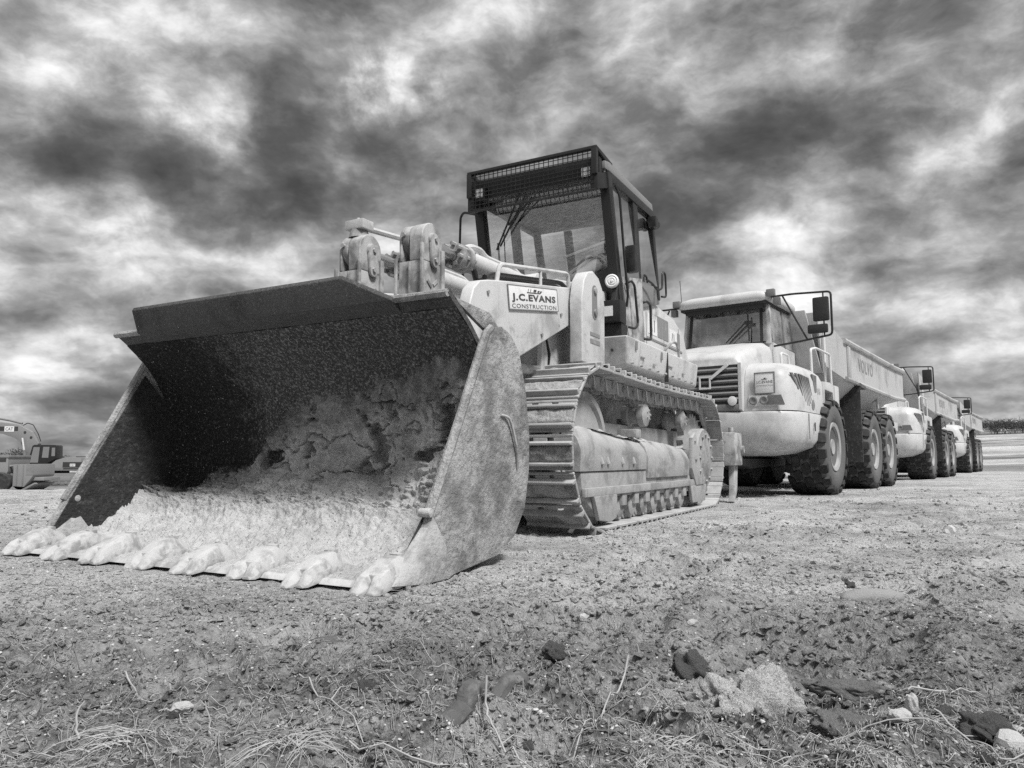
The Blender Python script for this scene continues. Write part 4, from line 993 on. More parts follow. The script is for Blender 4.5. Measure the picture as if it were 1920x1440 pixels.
for s in (-1, 1):
    tr = pivot('crawler_track', LD); tr.location = (0, s * 1.04, 0)
    for k in range(NSH):
        x, z, a = track_at(k * pitch + 0.05)
        for nm, me in (('track_shoe', SM), ('track_link', LM)) + ((('caked_mud', MM[k % 5]),) if s < 0 or k > 25 else ()):
            o = link(nm, me, tr); o.location = (x, 0, z); o.rotation_euler = (0, -a, 0)
            if nm == 'caked_mud': o['kind'] = 'stuff'
    # frame with covers
    yo = -0.185       # outer face in the track's own frame (mirrored for the far side by scale)
    rfm = MB()
    rfm.prism([(-0.10, 0.30), (-0.14, 0.50), (3.55, 0.50), (3.95, 0.36), (3.85, 0.22), (0.60, 0.28), (0.55, 0.12), (0.22, 0.12)], yo, 0.17)
    frame = rfm.build('roller_frame', UC, LD, bevel=0.012); frame.location = (0, s * 1.04, 0)
    if s > 0: frame.scale = (1, -1, 1)
    def sec(x, top, dy=0.0, bot=0.505):
        return [(x, yo - 0.012 - dy, bot), (x, yo - 0.018 - dy, (bot + top) / 2), (x, yo + 0.015 - dy, top - 0.09), (x, yo + 0.075 - dy, top - 0.022), (x, yo + 0.16, top), (x, 0.12, top), (x, 0.15, top - 0.1), (x, 0.15, bot)]
    MB().loft([sec(-0.17, 0.86), sec(0.05, 0.895), sec(0.9, 0.83), sec(1.47, 0.80)]).build('spring_cover', UC, frame, bevel=0.006)
    MB().loft([sec(1.475, 0.815, 0.012, 0.42), sec(2.2, 0.80, 0.012, 0.42), sec(2.98, 0.755, 0.012, 0.42)]).build('spring_cover', UC, frame, bevel=0.006)
    for x in (0.28, 0.42, 0.78, 1.08): MB().cyl((x, yo - 0.02, 0.56), (x, yo + 0.0, 0.62), 0.022, n=10).build('cover_bolt', UC, frame)
    MB().box(-0.12, 3.62, yo - 0.035, yo - 0.001, 0.30, 0.37).build('guard_rail', UC, frame, bevel=0.006)
    MB().prism([(0.05, 0.30), (0.58, 0.30), (0.56, 0.10), (0.42, 0.07), (0.16, 0.10)], yo - 0.04, yo - 0.002).build('guard_bracket', UC, frame, bevel=0.01)
    MB().prism([(2.98, 0.30), (3.70, 0.30), (3.62, 0.10), (3.05, 0.10)], yo - 0.04, yo - 0.002).build('guard_bracket', UC, frame, bevel=0.01)
    for k in range(7):
        x = 0.82 + 0.33 * k
        MB().lathe([(0.06, 0), (0.105, 0.02), (0.105, 0.075), (0.075, 0.09), (0.075, 0.26), (0.105, 0.275), (0.105, 0.33), (0.06, 0.345)], (x, -0.175, 0.185), (0, 1, 0), 18).build('track_roller', UC, frame)
        MB().box(x - 0.06, x + 0.06, yo - 0.02, yo + 0.03, 0.19, 0.30).build('roller_bracket', UC, frame, bevel=0.008)
    for x in (1.65, 3.02):
        cr = MB().lathe([(0.05, 0), (0.075, 0.01), (0.118, 0.03), (0.122, 0.09), (0.085, 0.10), (0.085, 0.19), (0.118, 0.20), (0.118, 0.26), (0.06, 0.27)], (x, -0.17, 1.055), (0, 1, 0), 22).build('carrier_roller', UC, frame)
        for k in range(5):
            an = k * 2 * math.pi / 5
            MB().cyl((x + 0.045 * math.cos(an), -0.178, 1.055 + 0.045 * math.sin(an)), (x + 0.045 * math.cos(an), -0.16, 1.055 + 0.045 * math.sin(an)), 0.012, n=6).build('roller_bolt', UC, frame)
        MB().box(x - 0.05, x + 0.05, 0.06, 0.16, 0.80, 1.02).build('roller_stand', UC, frame)
    MB().box(1.30, 1.45, yo + 0.03, 0.08, 0.82, 0.90).build('dirt_block', UC, frame, bevel=0.01)
    # crumbled soil lying along the top of the frame
    nx_, ny_ = 150, 16
    gx, gy = np.meshgrid(np.linspace(0.25, 3.15, nx_), np.linspace(yo + 0.05, 0.14, ny_))
    gh = np.interp(gx, [0.25, 1.47, 3.15], [0.885, 0.80, 0.75]) - 0.03 + 0.10 * np.maximum(0, fbm(gx * 3 + s, gy * 5, 4, 19, 0.6) + 0.15) * np.sin(np.linspace(0.25, 2.9, ny_))[:, None]
    ii = np.arange(nx_ - 1)[None, :] + (np.arange(ny_ - 1) * nx_)[:, None]
    so = link('fallen_soil', np_mesh('fallen_soil', np.stack([gx, gy, gh], -1).reshape(-1, 3), np.stack([ii, ii + 1, ii + 1 + nx_, ii + nx_], -1).reshape(-1, 4), 'packed_dirt'), frame); so['kind'] = 'stuff'
    idl = MB().lathe([(0.06, -0.02), (0.14, 0.0), (0.15, 0.05), (0.44, 0.07), (0.455, 0.04), (0.50, 0.035), (0.50, 0.085), (0.525, 0.09), (0.525, 0.17), (0.50, 0.175), (0.50, 0.23), (0.30, 0.22), (0.06, 0.24)], (XF, -0.13, RT + 0.005), (0, 1, 0), 40).build('idler_wheel', UC, LD); idl.location = (0, s * 1.04, 0)
    spr = MB(); n = 25
    pts = []
    for k in range(n * 4):
        an = 2 * math.pi * k / (n * 4); r = 0.50 if (k % 4) < 2 else 0.455
        pts.append((XR + r * math.cos(an), RT + 0.01 + r * math.sin(an)))
    spr.prism(pts, -0.04, 0.04); sp = spr.build('sprocket', TS, LD); sp.location = (0, s * 1.04, 0)
    fd = MB().lathe([(0.18, 0), (0.20, 0.012), (0.36, 0.03), (0.375, 0.05), (0.375, 0.19), (0.42, 0.20), (0.42, 0.30)], (XR - 0.02, -0.225, 0.62), (0, 1, 0), 36).build('final_drive', UC, sp)
    for k in range(12):
        an = k * math.pi / 6
        MB().cyl((XR - 0.02 + 0.29 * math.cos(an), -0.225, 0.62 + 0.29 * math.sin(an)), (XR - 0.02 + 0.29 * math.cos(an), -0.19, 0.62 + 0.29 * math.sin(an)), 0.022, n=6).build('drive_bolt', UC, sp)
    MB().prism([(3.02, 0.50), (3.08, 0.86), (3.20, 0.93), (3.28, 0.80), (3.42, 0.52), (3.62, 0.36), (3.55, 0.30), (3.2, 0.30)], yo - 0.05, yo + 0.0).build('drive_support', UC, frame, bevel=0.01)
    for (x, z) in ((3.16, 0.82), (3.18, 0.60), (3.38, 0.46)): MB().cyl((x, yo - 0.066, z), (x, yo - 0.04, z), 0.022, n=6).build('support_bolt', UC, frame)
    if s > 0:
        sp.scale = (1, -1, 1); idl.scale = (1, -1, 1)
# ------------------------------------------------------------------ articulated haulers
# local frame: +x towards the rear, +y the machine's right side, origin on the ground below the front axle
HP_, HB, HG, HC = 'hauler_paint', 'hauler_body', 'hauler_grey', 'hauler_chassis'
TR, TW = 0.835, 0.66

def rrect(x0, x1, y0, y1, r, n=4):
    out = []
    for (cx, cy, a0) in ((x1 - r, y1 - r, 0), (x0 + r, y1 - r, 90), (x0 + r, y0 + r, 180), (x1 - r, y0 + r, 270)):
        out += arc(cx, cy, r, a0, a0 + 90, n)
    return out

def tyre_meshes():
    """carcass with sidewalls, and the block tread; axis along y, outer face at -y"""
    w = TW / 2
    prof = [(0.40, -w + 0.07), (0.44, -w + 0.03), (0.52, -w - 0.005), (0.62, -w - 0.012), (0.71, -w + 0.01), (0.77, -w + 0.045), (0.792, -w + 0.09), (0.798, -0.15), (0.80, 0.0),
            (0.798, 0.15), (0.792, w - 0.09), (0.77, w - 0.045), (0.71, w - 0.01), (0.62, w + 0.012), (0.52, w + 0.005), (0.44, w - 0.03), (0.40, w - 0.07)]
    car = MB(); car.lathe(prof, (0, 0, 0), (0, 1, 0), 56); carm = car.mesh('tyre', 'tyre_side', angle=50)
    t = MB()
    nb = 19
    def P(th, y, r): return (r * math.cos(th), y, r * math.sin(th))
    def block(outline, r0, r1):
        k = len(outline)
        cy = sum(p[1] for p in outline) / k; ct = sum(p[0] for p in outline) / k
        vs = [P(th, y, r0 - 0.35 * max(0, abs(y) - 0.2) ** 1.2) for th, y in outline] + [P(ct + (th - ct) * 0.93, cy + (y - cy) * 0.95, r1 - 0.9 * max(0, abs(y) - 0.22) ** 1.6) for th, y in outline]
        t.add(vs, [tuple(range(k - 1, -1, -1)), tuple(range(k, 2 * k))] + [(i, (i + 1) % k, k + (i + 1) % k, k + i) for i in range(k)])
    dth = 2 * math.pi / nb
    for i in range(nb):
        for c, yc in enumerate((-0.150, 0.0, 0.150)):
            th = (i + 0.5 * (c % 2)) * dth
            a, b = dth * 0.47, 0.074
            block([(th - a, yc - b * 0.45), (th - a * 0.35, yc - b), (th + a * 0.55, yc - b * 0.9), (th + a, yc + b * 0.1), (th + a * 0.45, yc + b), (th - a * 0.7, yc + b * 0.85)], 0.785, TR)
        for s in (-1, 1):
            th = (i + 0.5) * dth; a = dth * 0.33
            block([(th - a, s * 0.225), (th + a * 0.8, s * 0.215), (th + a, s * 0.30), (th + a * 0.9, s * 0.345), (th - a * 0.9, s * 0.345), (th - a, s * 0.29)], 0.76, TR)
    trm = t.mesh('tread', 'tyre', bevel=0.006, seg=1)
    rm = MB(); rm.lathe([(0.10, -w + 0.06), (0.13, -w + 0.05), (0.15, -w + 0.17), (0.29, -w + 0.20), (0.34, -w + 0.10), (0.355, -w + 0.03), (0.415, -w + 0.015), (0.425, -w + 0.05), (0.405, -w + 0.09), (0.40, 0.2), (0.1, 0.2)], (0, 0, 0), (0, 1, 0), 36)
    rmm = rm.mesh('rim', 'rim_paint')
    nut = MB()
    for k in range(12):
        an = k * math.pi / 6
        nut.cyl((0.22 * math.cos(an), -w + 0.15, 0.22 * math.sin(an)), (0.22 * math.cos(an), -w + 0.20, 0.22 * math.sin(an)), 0.02, n=6)
    return carm, trm, rmm, nut.mesh('wheel_nuts', 'rim_paint')
TYRE, TREAD, RIM, NUTS = tyre_meshes()

def wheel(parent, x, y, side):
    w = pivot('wheel', parent); w.location = (x, y, TR - 0.012)
    if side > 0: w.rotation_euler = (0, 0, math.pi)
    w.rotation_euler.rotate_axis('Y', random.uniform(0, 6))
    for nm, me in (('tyre', TYRE), ('tread', TREAD), ('rim', RIM), ('wheel_nuts', NUTS)): link(nm, me, w)
    return w

def make_hauler(full=True):
    H = thing('articulated_hauler', '', 'dump truck')
    for x in (0.0, 3.45, 5.20):
        for s in (-1, 1): wheel(H, x, s * 1.27, s)
    # --- tractor chassis
    fr = MB(); fr.box(-1.9, 1.6, -0.42, 0.42, 0.62, 1.05); fr.box(1.5, 7.2, -0.45, 0.45, 0.75, 1.30)
    for x in (0.0, 3.45, 5.20): fr.cyl((x, -1.0, TR), (x, 1.0, TR), 0.17, n=16)
    frame = fr.build('frame', HC, H, bevel=0.02)
    MB().lathe([(0.2, -0.35), (0.34, -0.2), (0.34, 0.2), (0.2, 0.35)], (0, 0, TR), (0, 1, 0), 20).build('axle_housing', HC, frame)
    MB().prism([(-1.9, 0.62), (-1.2, 0.45), (0.8, 0.5), (0.8, 0.62)], -0.5, 0.5).build('belly_guard', HC, frame, bevel=0.02)
    MB().cyl((1.9, 0, 0.62), (1.9, 0, 1.5), 0.26, n=20).build('articulation_joint', HC, frame, bevel=0.02)
    # --- bumper: one wide rounded moulding with tapering chin, split at the corners
    def bring(z, xf, yh, xr, r):
        pts = [(xr, -yh), (xf + 0.62, -yh)] + [(xf + 0.62 - 0.62 * math.sin(R(a)), -yh + 0.42 * (1 - math.cos(R(a)))) for a in (22, 45, 65, 80)]
        pts += [(xf - 0.04, -yh + 0.62), (xf - 0.07, -0.4)]
        full_ = pts + [(x, -y) for x, y in reversed(pts)]
        return [(x, y, z) for x, y in full_]
    bp = MB().loft([bring(0.66, -1.62, 0.86, -1.0, 0), bring(0.70, -1.86, 1.18, -0.95, 0), bring(0.80, -2.06, 1.42, -0.85, 0), bring(0.92, -2.14, 1.50, -0.72, 0), bring(1.30, -2.17, 1.53, -0.62, 0), bring(1.345, -2.15, 1.515, -0.62, 0), bring(1.352, -2.10, 1.47, -0.66, 0)])
    bumper = bp.build('bumper', HP_, H, smooth=True, angle=40)
    for s in (-1, 1):
        MB().box(-1.43, -1.415, s * 1.534 - 0.004, s * 1.534 + 0.002, 0.92, 1.33).build('bumper_seam', 'interior_dark', bumper)
        MB().box(-1.10, -1.06, s * 1.538 - 0.004, s * 1.538 + 0.004, 1.06, 1.20).build('hook_slot', 'interior_dark', bumper)
    MB().box(-2.262, -2.235, -0.10, -0.02, 1.24, 1.335).build('tow_latch', HG, bumper)
    MB().box(-2.256, -2.236, -0.40, -0.345, 0.86, 1.18).build('tow_bar', HP_, bumper)
    # --- fender pods at the corners of the hood
    for s in (-1, 1):
        def pring(z, xf, yo, yi, xr, k=0.5):
            pts = [(xr, yo)] + [(xf + k - k * math.sin(R(a)), yo + 0.34 * (1 - math.cos(R(a)))) for a in (0, 25, 45, 62, 76)] + [(xf, yo + 0.52), (xf, yi)] + [(xr, yi)]
            q = [(x, y, z) for x, y in pts]
            return q if s < 0 else [(x, -y, z) for x, y, z in reversed(q)]
        pod = MB().loft([pring(1.36, -2.12, -1.50, -0.755, -0.28), pring(1.62, -2.11, -1.50, -0.755, -0.28), pring(1.88, -2.08, -1.49, -0.755, -0.30), pring(2.02, -2.02, -1.45, -0.755, -0.42), pring(2.11, -1.90, -1.36, -0.755, -0.60), pring(2.15, -1.72, -1.22, -0.755, -0.75)]).build('fender_pod', HP_, H, angle=50)
        y = lambda v: v * -s
        # diagonal louvres: dark slots following the rounded corner of the pod
        def skin(x): return s * (1.497 - (0.34 * (1 - math.cos(math.asin(min(1.0, (-1.60 - x) / 0.5)))) if x < -1.60 else 0.0) + 0.004)
        for k in range(8):
            zt = 1.945 - 0.004 * k; zb = (1.70, 1.60, 1.52, 1.46, 1.46, 1.50, 1.56, 1.64)[k]; x0 = -1.93 + 0.095 * k
            rows = []
            for j in range(5):
                f = j / 4; z = zt + (zb - zt) * f; xa = x0 + 0.30 * (zt - z) / 0.42 * 0.9
                rows.append([(xa, skin(xa), z), (xa + 0.045, skin(xa + 0.045), z), (xa + 0.045, skin(xa + 0.045) - s * 0.02, z), (xa, skin(xa) - s * 0.02, z)])
            MB().loft(rows).build('louvre', HG, pod)
        MB().prism([(-0.98, 2.0), (-0.72, 1.99), (-0.74, 1.72), (-0.86, 1.66)], s * 1.470, s * 1.497).build('vent_panel', HG, pod)
        MB().lathe([(0.075, 0), (0.085, 0.008), (0.085, 0.02), (0.06, 0.026)], (-1.02, s * 1.488, 1.49), (0, s, 0), 18).build('side_marker', 'lamp_dull', pod)
        # lamp panel on the front
        MB().prism([(s * 0.80, 1.43), (s * 1.38, 1.43), (s * 1.33, 1.60), (s * 0.83, 1.60)], -2.128, -2.116, plane='yz').build('lamp_panel', 'rail_white', pod)
        MB().prism([(s * 1.10, 1.445), (s * 1.375, 1.445), (s * 1.32, 1.59), (s * 1.12, 1.59)], -2.136, -2.129, plane='yz').build('indicator', HG, pod)
        for yy in (0.895, 1.06): MB().lathe([(0.065, 0), (0.065, 0.02), (0.05, 0.024), (0.02, 0.012)], (-2.128, s * yy, 1.515), (-1, 0, 0), 18).build('headlamp', 'lamp_dull', pod)
        # wheel-arch skirt
        MB().prism([(-0.40, 1.36), (-0.36, 1.93), (0.10, 1.95), (0.34, 1.90), (0.40, 1.30), (0.34, 1.30), (0.28, 1.78), (-0.28, 1.80), (-0.34, 1.36)], s * 1.0, s * 1.52).build('wheel_arch', HP_, H, bevel=0.012)
    # --- hood with grille
    def hring(x, zt, yh, zb=1.36):
        return [(x, -yh, zb), (x, -yh, zt - 0.22), (x, -yh * 0.96, zt - 0.10), (x, -yh * 0.84, zt - 0.02), (x, -yh * 0.5, zt), (x, yh * 0.5, zt), (x, yh * 0.84, zt - 0.02), (x, yh * 0.96, zt - 0.10), (x, yh, zt - 0.22), (x, yh, zb)]
    hood = MB().loft([hring(-2.20, 2.20, 0.745), hring(-2.17, 2.26, 0.75), hring(-1.95, 2.36, 0.75), hring(-1.5, 2.50, 0.76), hring(-1.1, 2.60, 0.78), hring(-0.75, 2.64, 0.80)]).build('hood', HP_, H, angle=50)
    MB().box(-2.212, -2.196, -0.70, 0.70, 1.40, 2.10).build('grille_recess', 'interior_dark', hood)
    for k in range(6):
        z = 1.55 + 0.095 * k
        MB().prism([(-2.235, z), (-2.213, z + 0.03), (-2.213, z - 0.03)], -0.70, 0.70).build('grille_bar', HG, hood, bevel=0.004)
    for yy in (-0.72, 0.72): MB().box(-2.225, -2.205, yy - 0.025, yy + 0.025, 1.38, 2.12).build('grille_frame', HP_, hood)
    MB().box(-2.226, -2.205, -0.71, 0.71, 1.365, 1.47).build('grille_sill', HG, hood, bevel=0.01)
    for s in (-1, 1): MB().lathe([(0.072, 0), (0.075, 0.012), (0.04, 0.02)], (-2.23, s * 0.60, 1.52), (-1, 0, 0), 18).build('fog_lamp', 'lamp_lens', hood)
    eb = MB()   # emblem: square badge with a diagonal bar
    for (a, b, c, d) in ((-0.075, 0.075, 0.06, 0.08), (-0.075, 0.075, -0.08, -0.06), (-0.075, -0.055, -0.06, 0.06), (0.055, 0.075, -0.06, 0.06)): eb.box(-2.252, -2.238, -0.16 + a * 1.3, -0.16 + b * 1.3, 1.83 + c * 1.3, 1.83 + d * 1.3)
    eb.hex((-2.252, -0.24, 1.91), (-2.238, -0.24, 1.91), (-2.238, -0.27, 1.875), (-2.252, -0.27, 1.875), (-2.252, -0.52, 2.12), (-2.238, -0.52, 2.12), (-2.238, -0.56, 2.085), (-2.252, -0.56, 2.085))
    eb.build('badge', 'rail_white', hood)
    # --- cab
    cb = MB(); cb.prism([(-0.78, 1.4), (-0.80, 2.64), (0.62, 2.60), (0.66, 1.4)], -0.80, 0.80)
    cab = cb.build('cab', HP_, H, bevel=0.02)
    for s in (-1, 1):
        for (x0, x1, w) in ((-0.80, -0.70, 0.10), (0.02, 0.02, 0.07), (0.60, 0.52, 0.11)):
            yz_pair(x0, 2.6, x1, 3.40, s * 0.765, s * 0.72, w, 0.08).build('cab_post', HP_ if x0 < 0 else HG, cab, bevel=0.012)
        yz_pair(-0.86, 2.62, -0.755, 3.38, s * 0.66, s * 0.63, 0.03, 0.05).build('windshield_seal', 'black_rubber', cab)
        MB().add([(-0.74, s * 0.785, 2.62), (-0.01, s * 0.785, 2.62), (0.0, s * 0.745, 3.36), (-0.66, s * 0.745, 3.36)], [(0, 1, 2, 3)]).build('side_window', 'hauler_glass', cab, smooth=False)
        MB().add([(0.05, s * 0.785, 2.62), (0.56, s * 0.785, 2.62), (0.50, s * 0.745, 3.36), (0.05, s * 0.745, 3.36)], [(0, 1, 2, 3)]).build('side_window', 'hauler_glass', cab, smooth=False)
    MB().add([(-0.865, -0.74, 2.64), (-0.865, 0.74, 2.64), (-0.755, 0.71, 3.38), (-0.755, -0.71, 3.38)], [(0, 1, 2, 3)]).build('windshield', 'hauler_glass', cab, smooth=False)
    MB().add([(0.63, -0.70, 2.62), (0.63, 0.70, 2.62), (0.58, 0.68, 3.36), (0.58, -0.68, 3.36)], [(0, 1, 2, 3)]).build('rear_window', 'side_glass', cab, smooth=False)
    rm = MB()
    for k in range(15): 
        y = -0.45 + 0.9 * k / 14; rm.box(0.655, 0.665, y - 0.006, y + 0.006, 2.66, 3.1)
    rm.box(0.65, 0.67, -0.48, 0.48, 3.09, 3.12); rm.build('window_guard', HG, cab)
    MB().prism([(-0.72, 2.55), (-0.70, 2.72), (-0.35, 2.68), (-0.3, 2.5)], -0.66, 0.66).build('dashboard', 'interior_dark', cab)
    se = MB(); se.box(0.0, 0.45, -0.25, 0.25, 2.0, 2.45); se.box(0.35, 0.48, -0.24, 0.24, 2.4, 3.05); se.build('seat', 'interior_dark', cab, bevel=0.04)
    rf = MB().loft([[(x, y, z) for x, y in rrect(-1.02 + d, 0.72 - d, -0.86 + d, 0.86 - d, 0.22)] for z, d in ((3.34, 0.03), (3.37, 0.0), (3.45, 0.0), (3.50, 0.03), (3.54, 0.12), (3.56, 0.3))]).build('roof', HP_, cab, angle=55)
    MB().prism([(-0.95, 3.30), (-0.95, 3.338), (0.65, 3.338), (0.65, 3.30)], -0.78, 0.78).build('roof_lining', 'interior_dark', cab)
    MB().box(-0.92, -0.80, -0.70, 0.70, 3.24, 3.335).build('sun_visor', 'interior_dark', cab)
    for a, b in (((-0.90, -0.42, 3.02), (-0.93, -0.05, 2.66)), ((-0.90, -0.46, 2.98), (-0.93, -0.12, 2.66)), ((-0.90, -0.44, 3.14), (-0.92, -0.46, 2.66))):
        MB().tube([a, b], 0.012, 6).build('wiper', BK, cab)
    MB().box(-0.91, -0.885, -0.52, -0.38, 2.96, 3.02).build('wiper_motor', BK, cab)
    for s in (-1, 1):
        loop_rail([(-0.86, s * 0.80, 3.40), (-0.88, s * 1.20, 3.40), (-0.90, s * 1.82, 3.36), (-0.90, s * 1.82, 2.64), (-0.86, s * 1.30, 2.58), (-0.78, s * 0.84, 2.55)], 0.018, 'mirror_frame', BK, cab)
        MB().tube([(-0.87, s * 1.04, 3.38), (-0.89, s * 1.42, 2.60)], 0.015, 6).build('mirror_stay', BK, cab)
        m1 = MB().box(-0.96, -0.86, s * 1.66 - 0.125, s * 1.66 + 0.125, 2.88, 3.28).build('mirror', 'black_rubber', cab, bevel=0.03)
        MB().box(-0.95, -0.87, s * 1.60 - 0.16, s * 1.60 + 0.16, 2.68, 2.83).build('mirror', 'black_rubber', cab, bevel=0.03)
        MB().cyl((-0.91, s * 1.70, 2.64), (-0.91, s * 1.70, 3.36), 0.012, n=6).build('mirror_rod', BK, cab)
        lamp = MB().box(-0.98, -0.88, s * 0.86 - 0.07, s * 0.86 + 0.07, 3.40, 3.52).build('roof_lamp', HG, cab, bevel=0.015)
        MB().box(-0.92, -0.80, s * 0.94 - 0.05, s * 0.94 + 0.05, 3.25, 3.38).build('lamp_bracket', HG, cab, bevel=0.01)
    MB().tube([(-0.75, 0.84, 3.45), (-0.75, 0.87, 3.95)], 0.006, 5).build('aerial', BK, cab)
    # --- steps and rails
    for s in (-1, 1):
        loop_rail([(-0.36, s * 1.34, 1.95), (-0.40, s * 1.34, 2.50), (-0.05, s * 1.34, 2.56), (0.66, s * 1.40, 2.52), (0.72, s * 1.40, 1.90)], 0.022, 'hand_rail', 'rail_white', H)
        loop_rail([(0.72, s * 1.30, 2.95), (0.72, s * 1.30, 1.9)], 0.026, 'hand_rail', 'rail_white', H)
        loop_rail([(-1.35, s * 1.12, 2.10), (-1.38, s * 1.12, 2.34), (-0.98, s * 1.12, 2.34), (-0.92, s * 1.12, 2.12)], 0.02, 'hand_rail', 'rail_white', H)
        MB().box(-0.30, 0.75, s * 1.12 - 0.30, s * 1.12 + 0.30, 1.93, 1.96).build('platform', HG, H, bevel=0.006)
        MB().box(0.45, 0.75, s * 1.30 - 0.22, s * 1.30 + 0.22, 0.95, 1.93).build('side_box', HP_, H, bevel=0.03)
        # mud flap and rear deck
        MB().box(1.98, 2.02, s * 1.30 - 0.33, s * 1.30 + 0.33, 0.55, 2.04).build('mud_flap', 'flap_rubber', H)
        MB().prism([(1.9, 2.04), (1.98, 2.10), (2.5, 2.06), (2.5, 2.0)], s * 1.30 - 0.34, s * 1.30 + 0.34).build('flap_bracket', HC, H)
    # --- dump body
    def body_ring(x, top, hw, bot, bw, zs):
        return [(x, -hw, top), (x, -hw, zs), (x, -bw, bot), (x, bw, bot), (x, hw, zs), (x, hw, top)]
    th = 0.05
    out_ = [body_ring(0.78, 3.36, 1.22, 2.25, 0.9, 2.40), body_ring(1.02, 2.82, 1.56, 1.62, 0.92, 2.10), body_ring(2.2, 2.80, 1.57, 1.28, 0.72, 2.06), body_ring(6.0, 2.80, 1.57, 1.40, 0.72, 2.06), body_ring(7.5, 2.84, 1.57, 1.95, 0.80, 2.12)]
    b = MB(); b.loft(out_, cap=False)
    inn = [[(x + (0.06 if k == 0 else 0), y * 0.955, z + (0.0 if i in (0, 5) else 0.06)) for i, (x, y, z) in enumerate(r)] for k, r in enumerate(out_)]
    o0 = len(b.v); n = 6
    b.add([p for r in inn for p in r], [(k * n + i, (k + 1) * n + i, (k + 1) * n + i + 1, k * n + i + 1) for k in range(4) for i in range(5)])
    b.f = [f for f in b.f if not (f[0] % 6 == 5 and f[1] % 6 == 0 and max(f) < o0)]
    # close rims and front wall
    for k in range(4):
        for i in (0, 5): b.f.append((k * n + i, (k + 1) * n + i, o0 + (k + 1) * n + i, o0 + k * n + i))
    b.f.append(tuple(range(0, 6))); b.f.append(tuple(o0 + i for i in range(6)))
    b.f.append((0, 5, o0 + 5, o0))
    body = b.build('dump_body', HB, H, angle=25)
    # headboard: tall sloping front wall with ribs
    hb = MB(); hb.hex((0.74, -1.24, 2.20), (0.80, -1.24, 2.20), (0.80, 1.24, 2.20), (0.74, 1.24, 2.20), (0.44, -1.05, 3.36), (0.50, -1.05, 3.36), (0.50, 1.05, 3.36), (0.44, 1.05, 3.36))
    hb.build('headboard', HB, body, bevel=0.012)
    for s in (-1, 1):
        MB().prism([(0.46, 3.36), (0.80, 2.20), (1.02, 2.12), (1.10, 2.86), (1.02, 2.90)], s * 1.235 - 0.02, s * 1.235 + 0.02).build('cheek_plate', HB, body, bevel=0.008)
        for x in (1.35,): MB().prism([(s * 1.565, 2.76), (s * 1.61, 2.72), (s * 1.61, 2.14), (s * 1.565, 2.06)], x - 0.07, x + 0.07, plane='yz').build('side_rib', HB, body, bevel=0.01)
        tr_ = MB(); tr_.tube([(1.04, s * 1.57, 2.82), (6.0, s * 1.585, 2.815), (7.5, s * 1.585, 2.85)], 0.055, 8); tr_.build('top_rail', HB, body)
        tr_ = MB(); tr_.tube([(1.1, s * 1.575, 2.10), (6.0, s * 1.585, 2.07), (7.5, s * 1.585, 2.12)], 0.05, 8); tr_.build('lower_rail', HB, body)
        MB().prism([(2.35, 2.06), (2.55, 2.06), (2.5, 1.72), (2.4, 1.72)], s * 1.45 - 0.02, s * 1.45 + 0.02).build('body_lug', HB, body, bevel=0.006)
        MB().prism([(4.6, 2.06), (4.8, 2.06), (4.75, 1.75), (4.65, 1.75)], s * 1.45 - 0.02, s * 1.45 + 0.02).build('body_lug', HB, body, bevel=0.006)
        MB().cyl((2.75, s * 1.05, 1.05), (4.0, s * 1.05, 1.85), 0.10, n=16).build('hoist_cylinder', HC, H)
        MB().cyl((3.9, s * 1.05, 1.79), (4.5, s * 1.05, 2.17), 0.06, n=12).build('hoist_rod', 'cylinder_rod', H)
        MB().box(5.98, 6.9, s * 1.20 - 0.30, s * 1.20 + 0.30, 1.30, 1.52).build('rear_fender', HP_, H, bevel=0.03)
    place_side(link('maker_lettering', text_mesh('maker_lettering', 'VOLVO', 'print_grey', 1.45, 0.27, 1.15, 0.02), body), 2.95, -1.5735, 2.49)
    # number on the pod
    place_side(link('fleet_number', text_mesh('fleet_number', 'E-76', 'print_grey', 0.17, 0.10, 1.0, 0.01), H), -0.62, -1.506, 1.74)
    if full:
        pl = MB().box(-0.145, 0.145, -0.155, 0.155, 0, 0.010).build('name_board', 'sign_white', H, bevel=0.002)
        place_front(pl, -2.120, -1.075, 1.785)
        f = MB()
        for (x0, x1, y0, y1) in ((-0.158, 0.158, 0.156, 0.168), (-0.158, 0.158, -0.168, -0.156), (-0.158, -0.146, -0.156, 0.156), (0.146, 0.158, -0.156, 0.156)): f.box(x0, x1, y0, y1, 0, 0.016)
        f.build('board_frame', 'hauler_grey', pl)
        a = link('lettering', text_mesh('lettering', 'J.C.EVANS', 'print_dark', 0.25, 0.055, 1.05, 0.012), pl); a.location = (0, 0.01, 0.0115)
        a = link('lettering', text_mesh('lettering', 'CONSTRUCTION', 'print_grey', 0.26, 0.022, 1.05, 0.0), pl); a.location = (0, -0.042, 0.0115)
        l2 = MB(); l2.add([(-0.05, 0.052, 0), (0.035, 0.052, 0), (0.05, 0.075, 0), (0.035, 0.064, 0), (-0.05, 0.06, 0)], [(0, 1, 2, 3, 4)]); l2.add([(-0.01, 0.066, 0), (0.02, 0.066, 0), (0.022, 0.08, 0), (-0.008, 0.08, 0)], [(0, 1, 2, 3)])
        e = l2.build('machine_emblem', 'print_dark', pl, recalc=False); e.location = (0, 0, 0.0118)
    return H

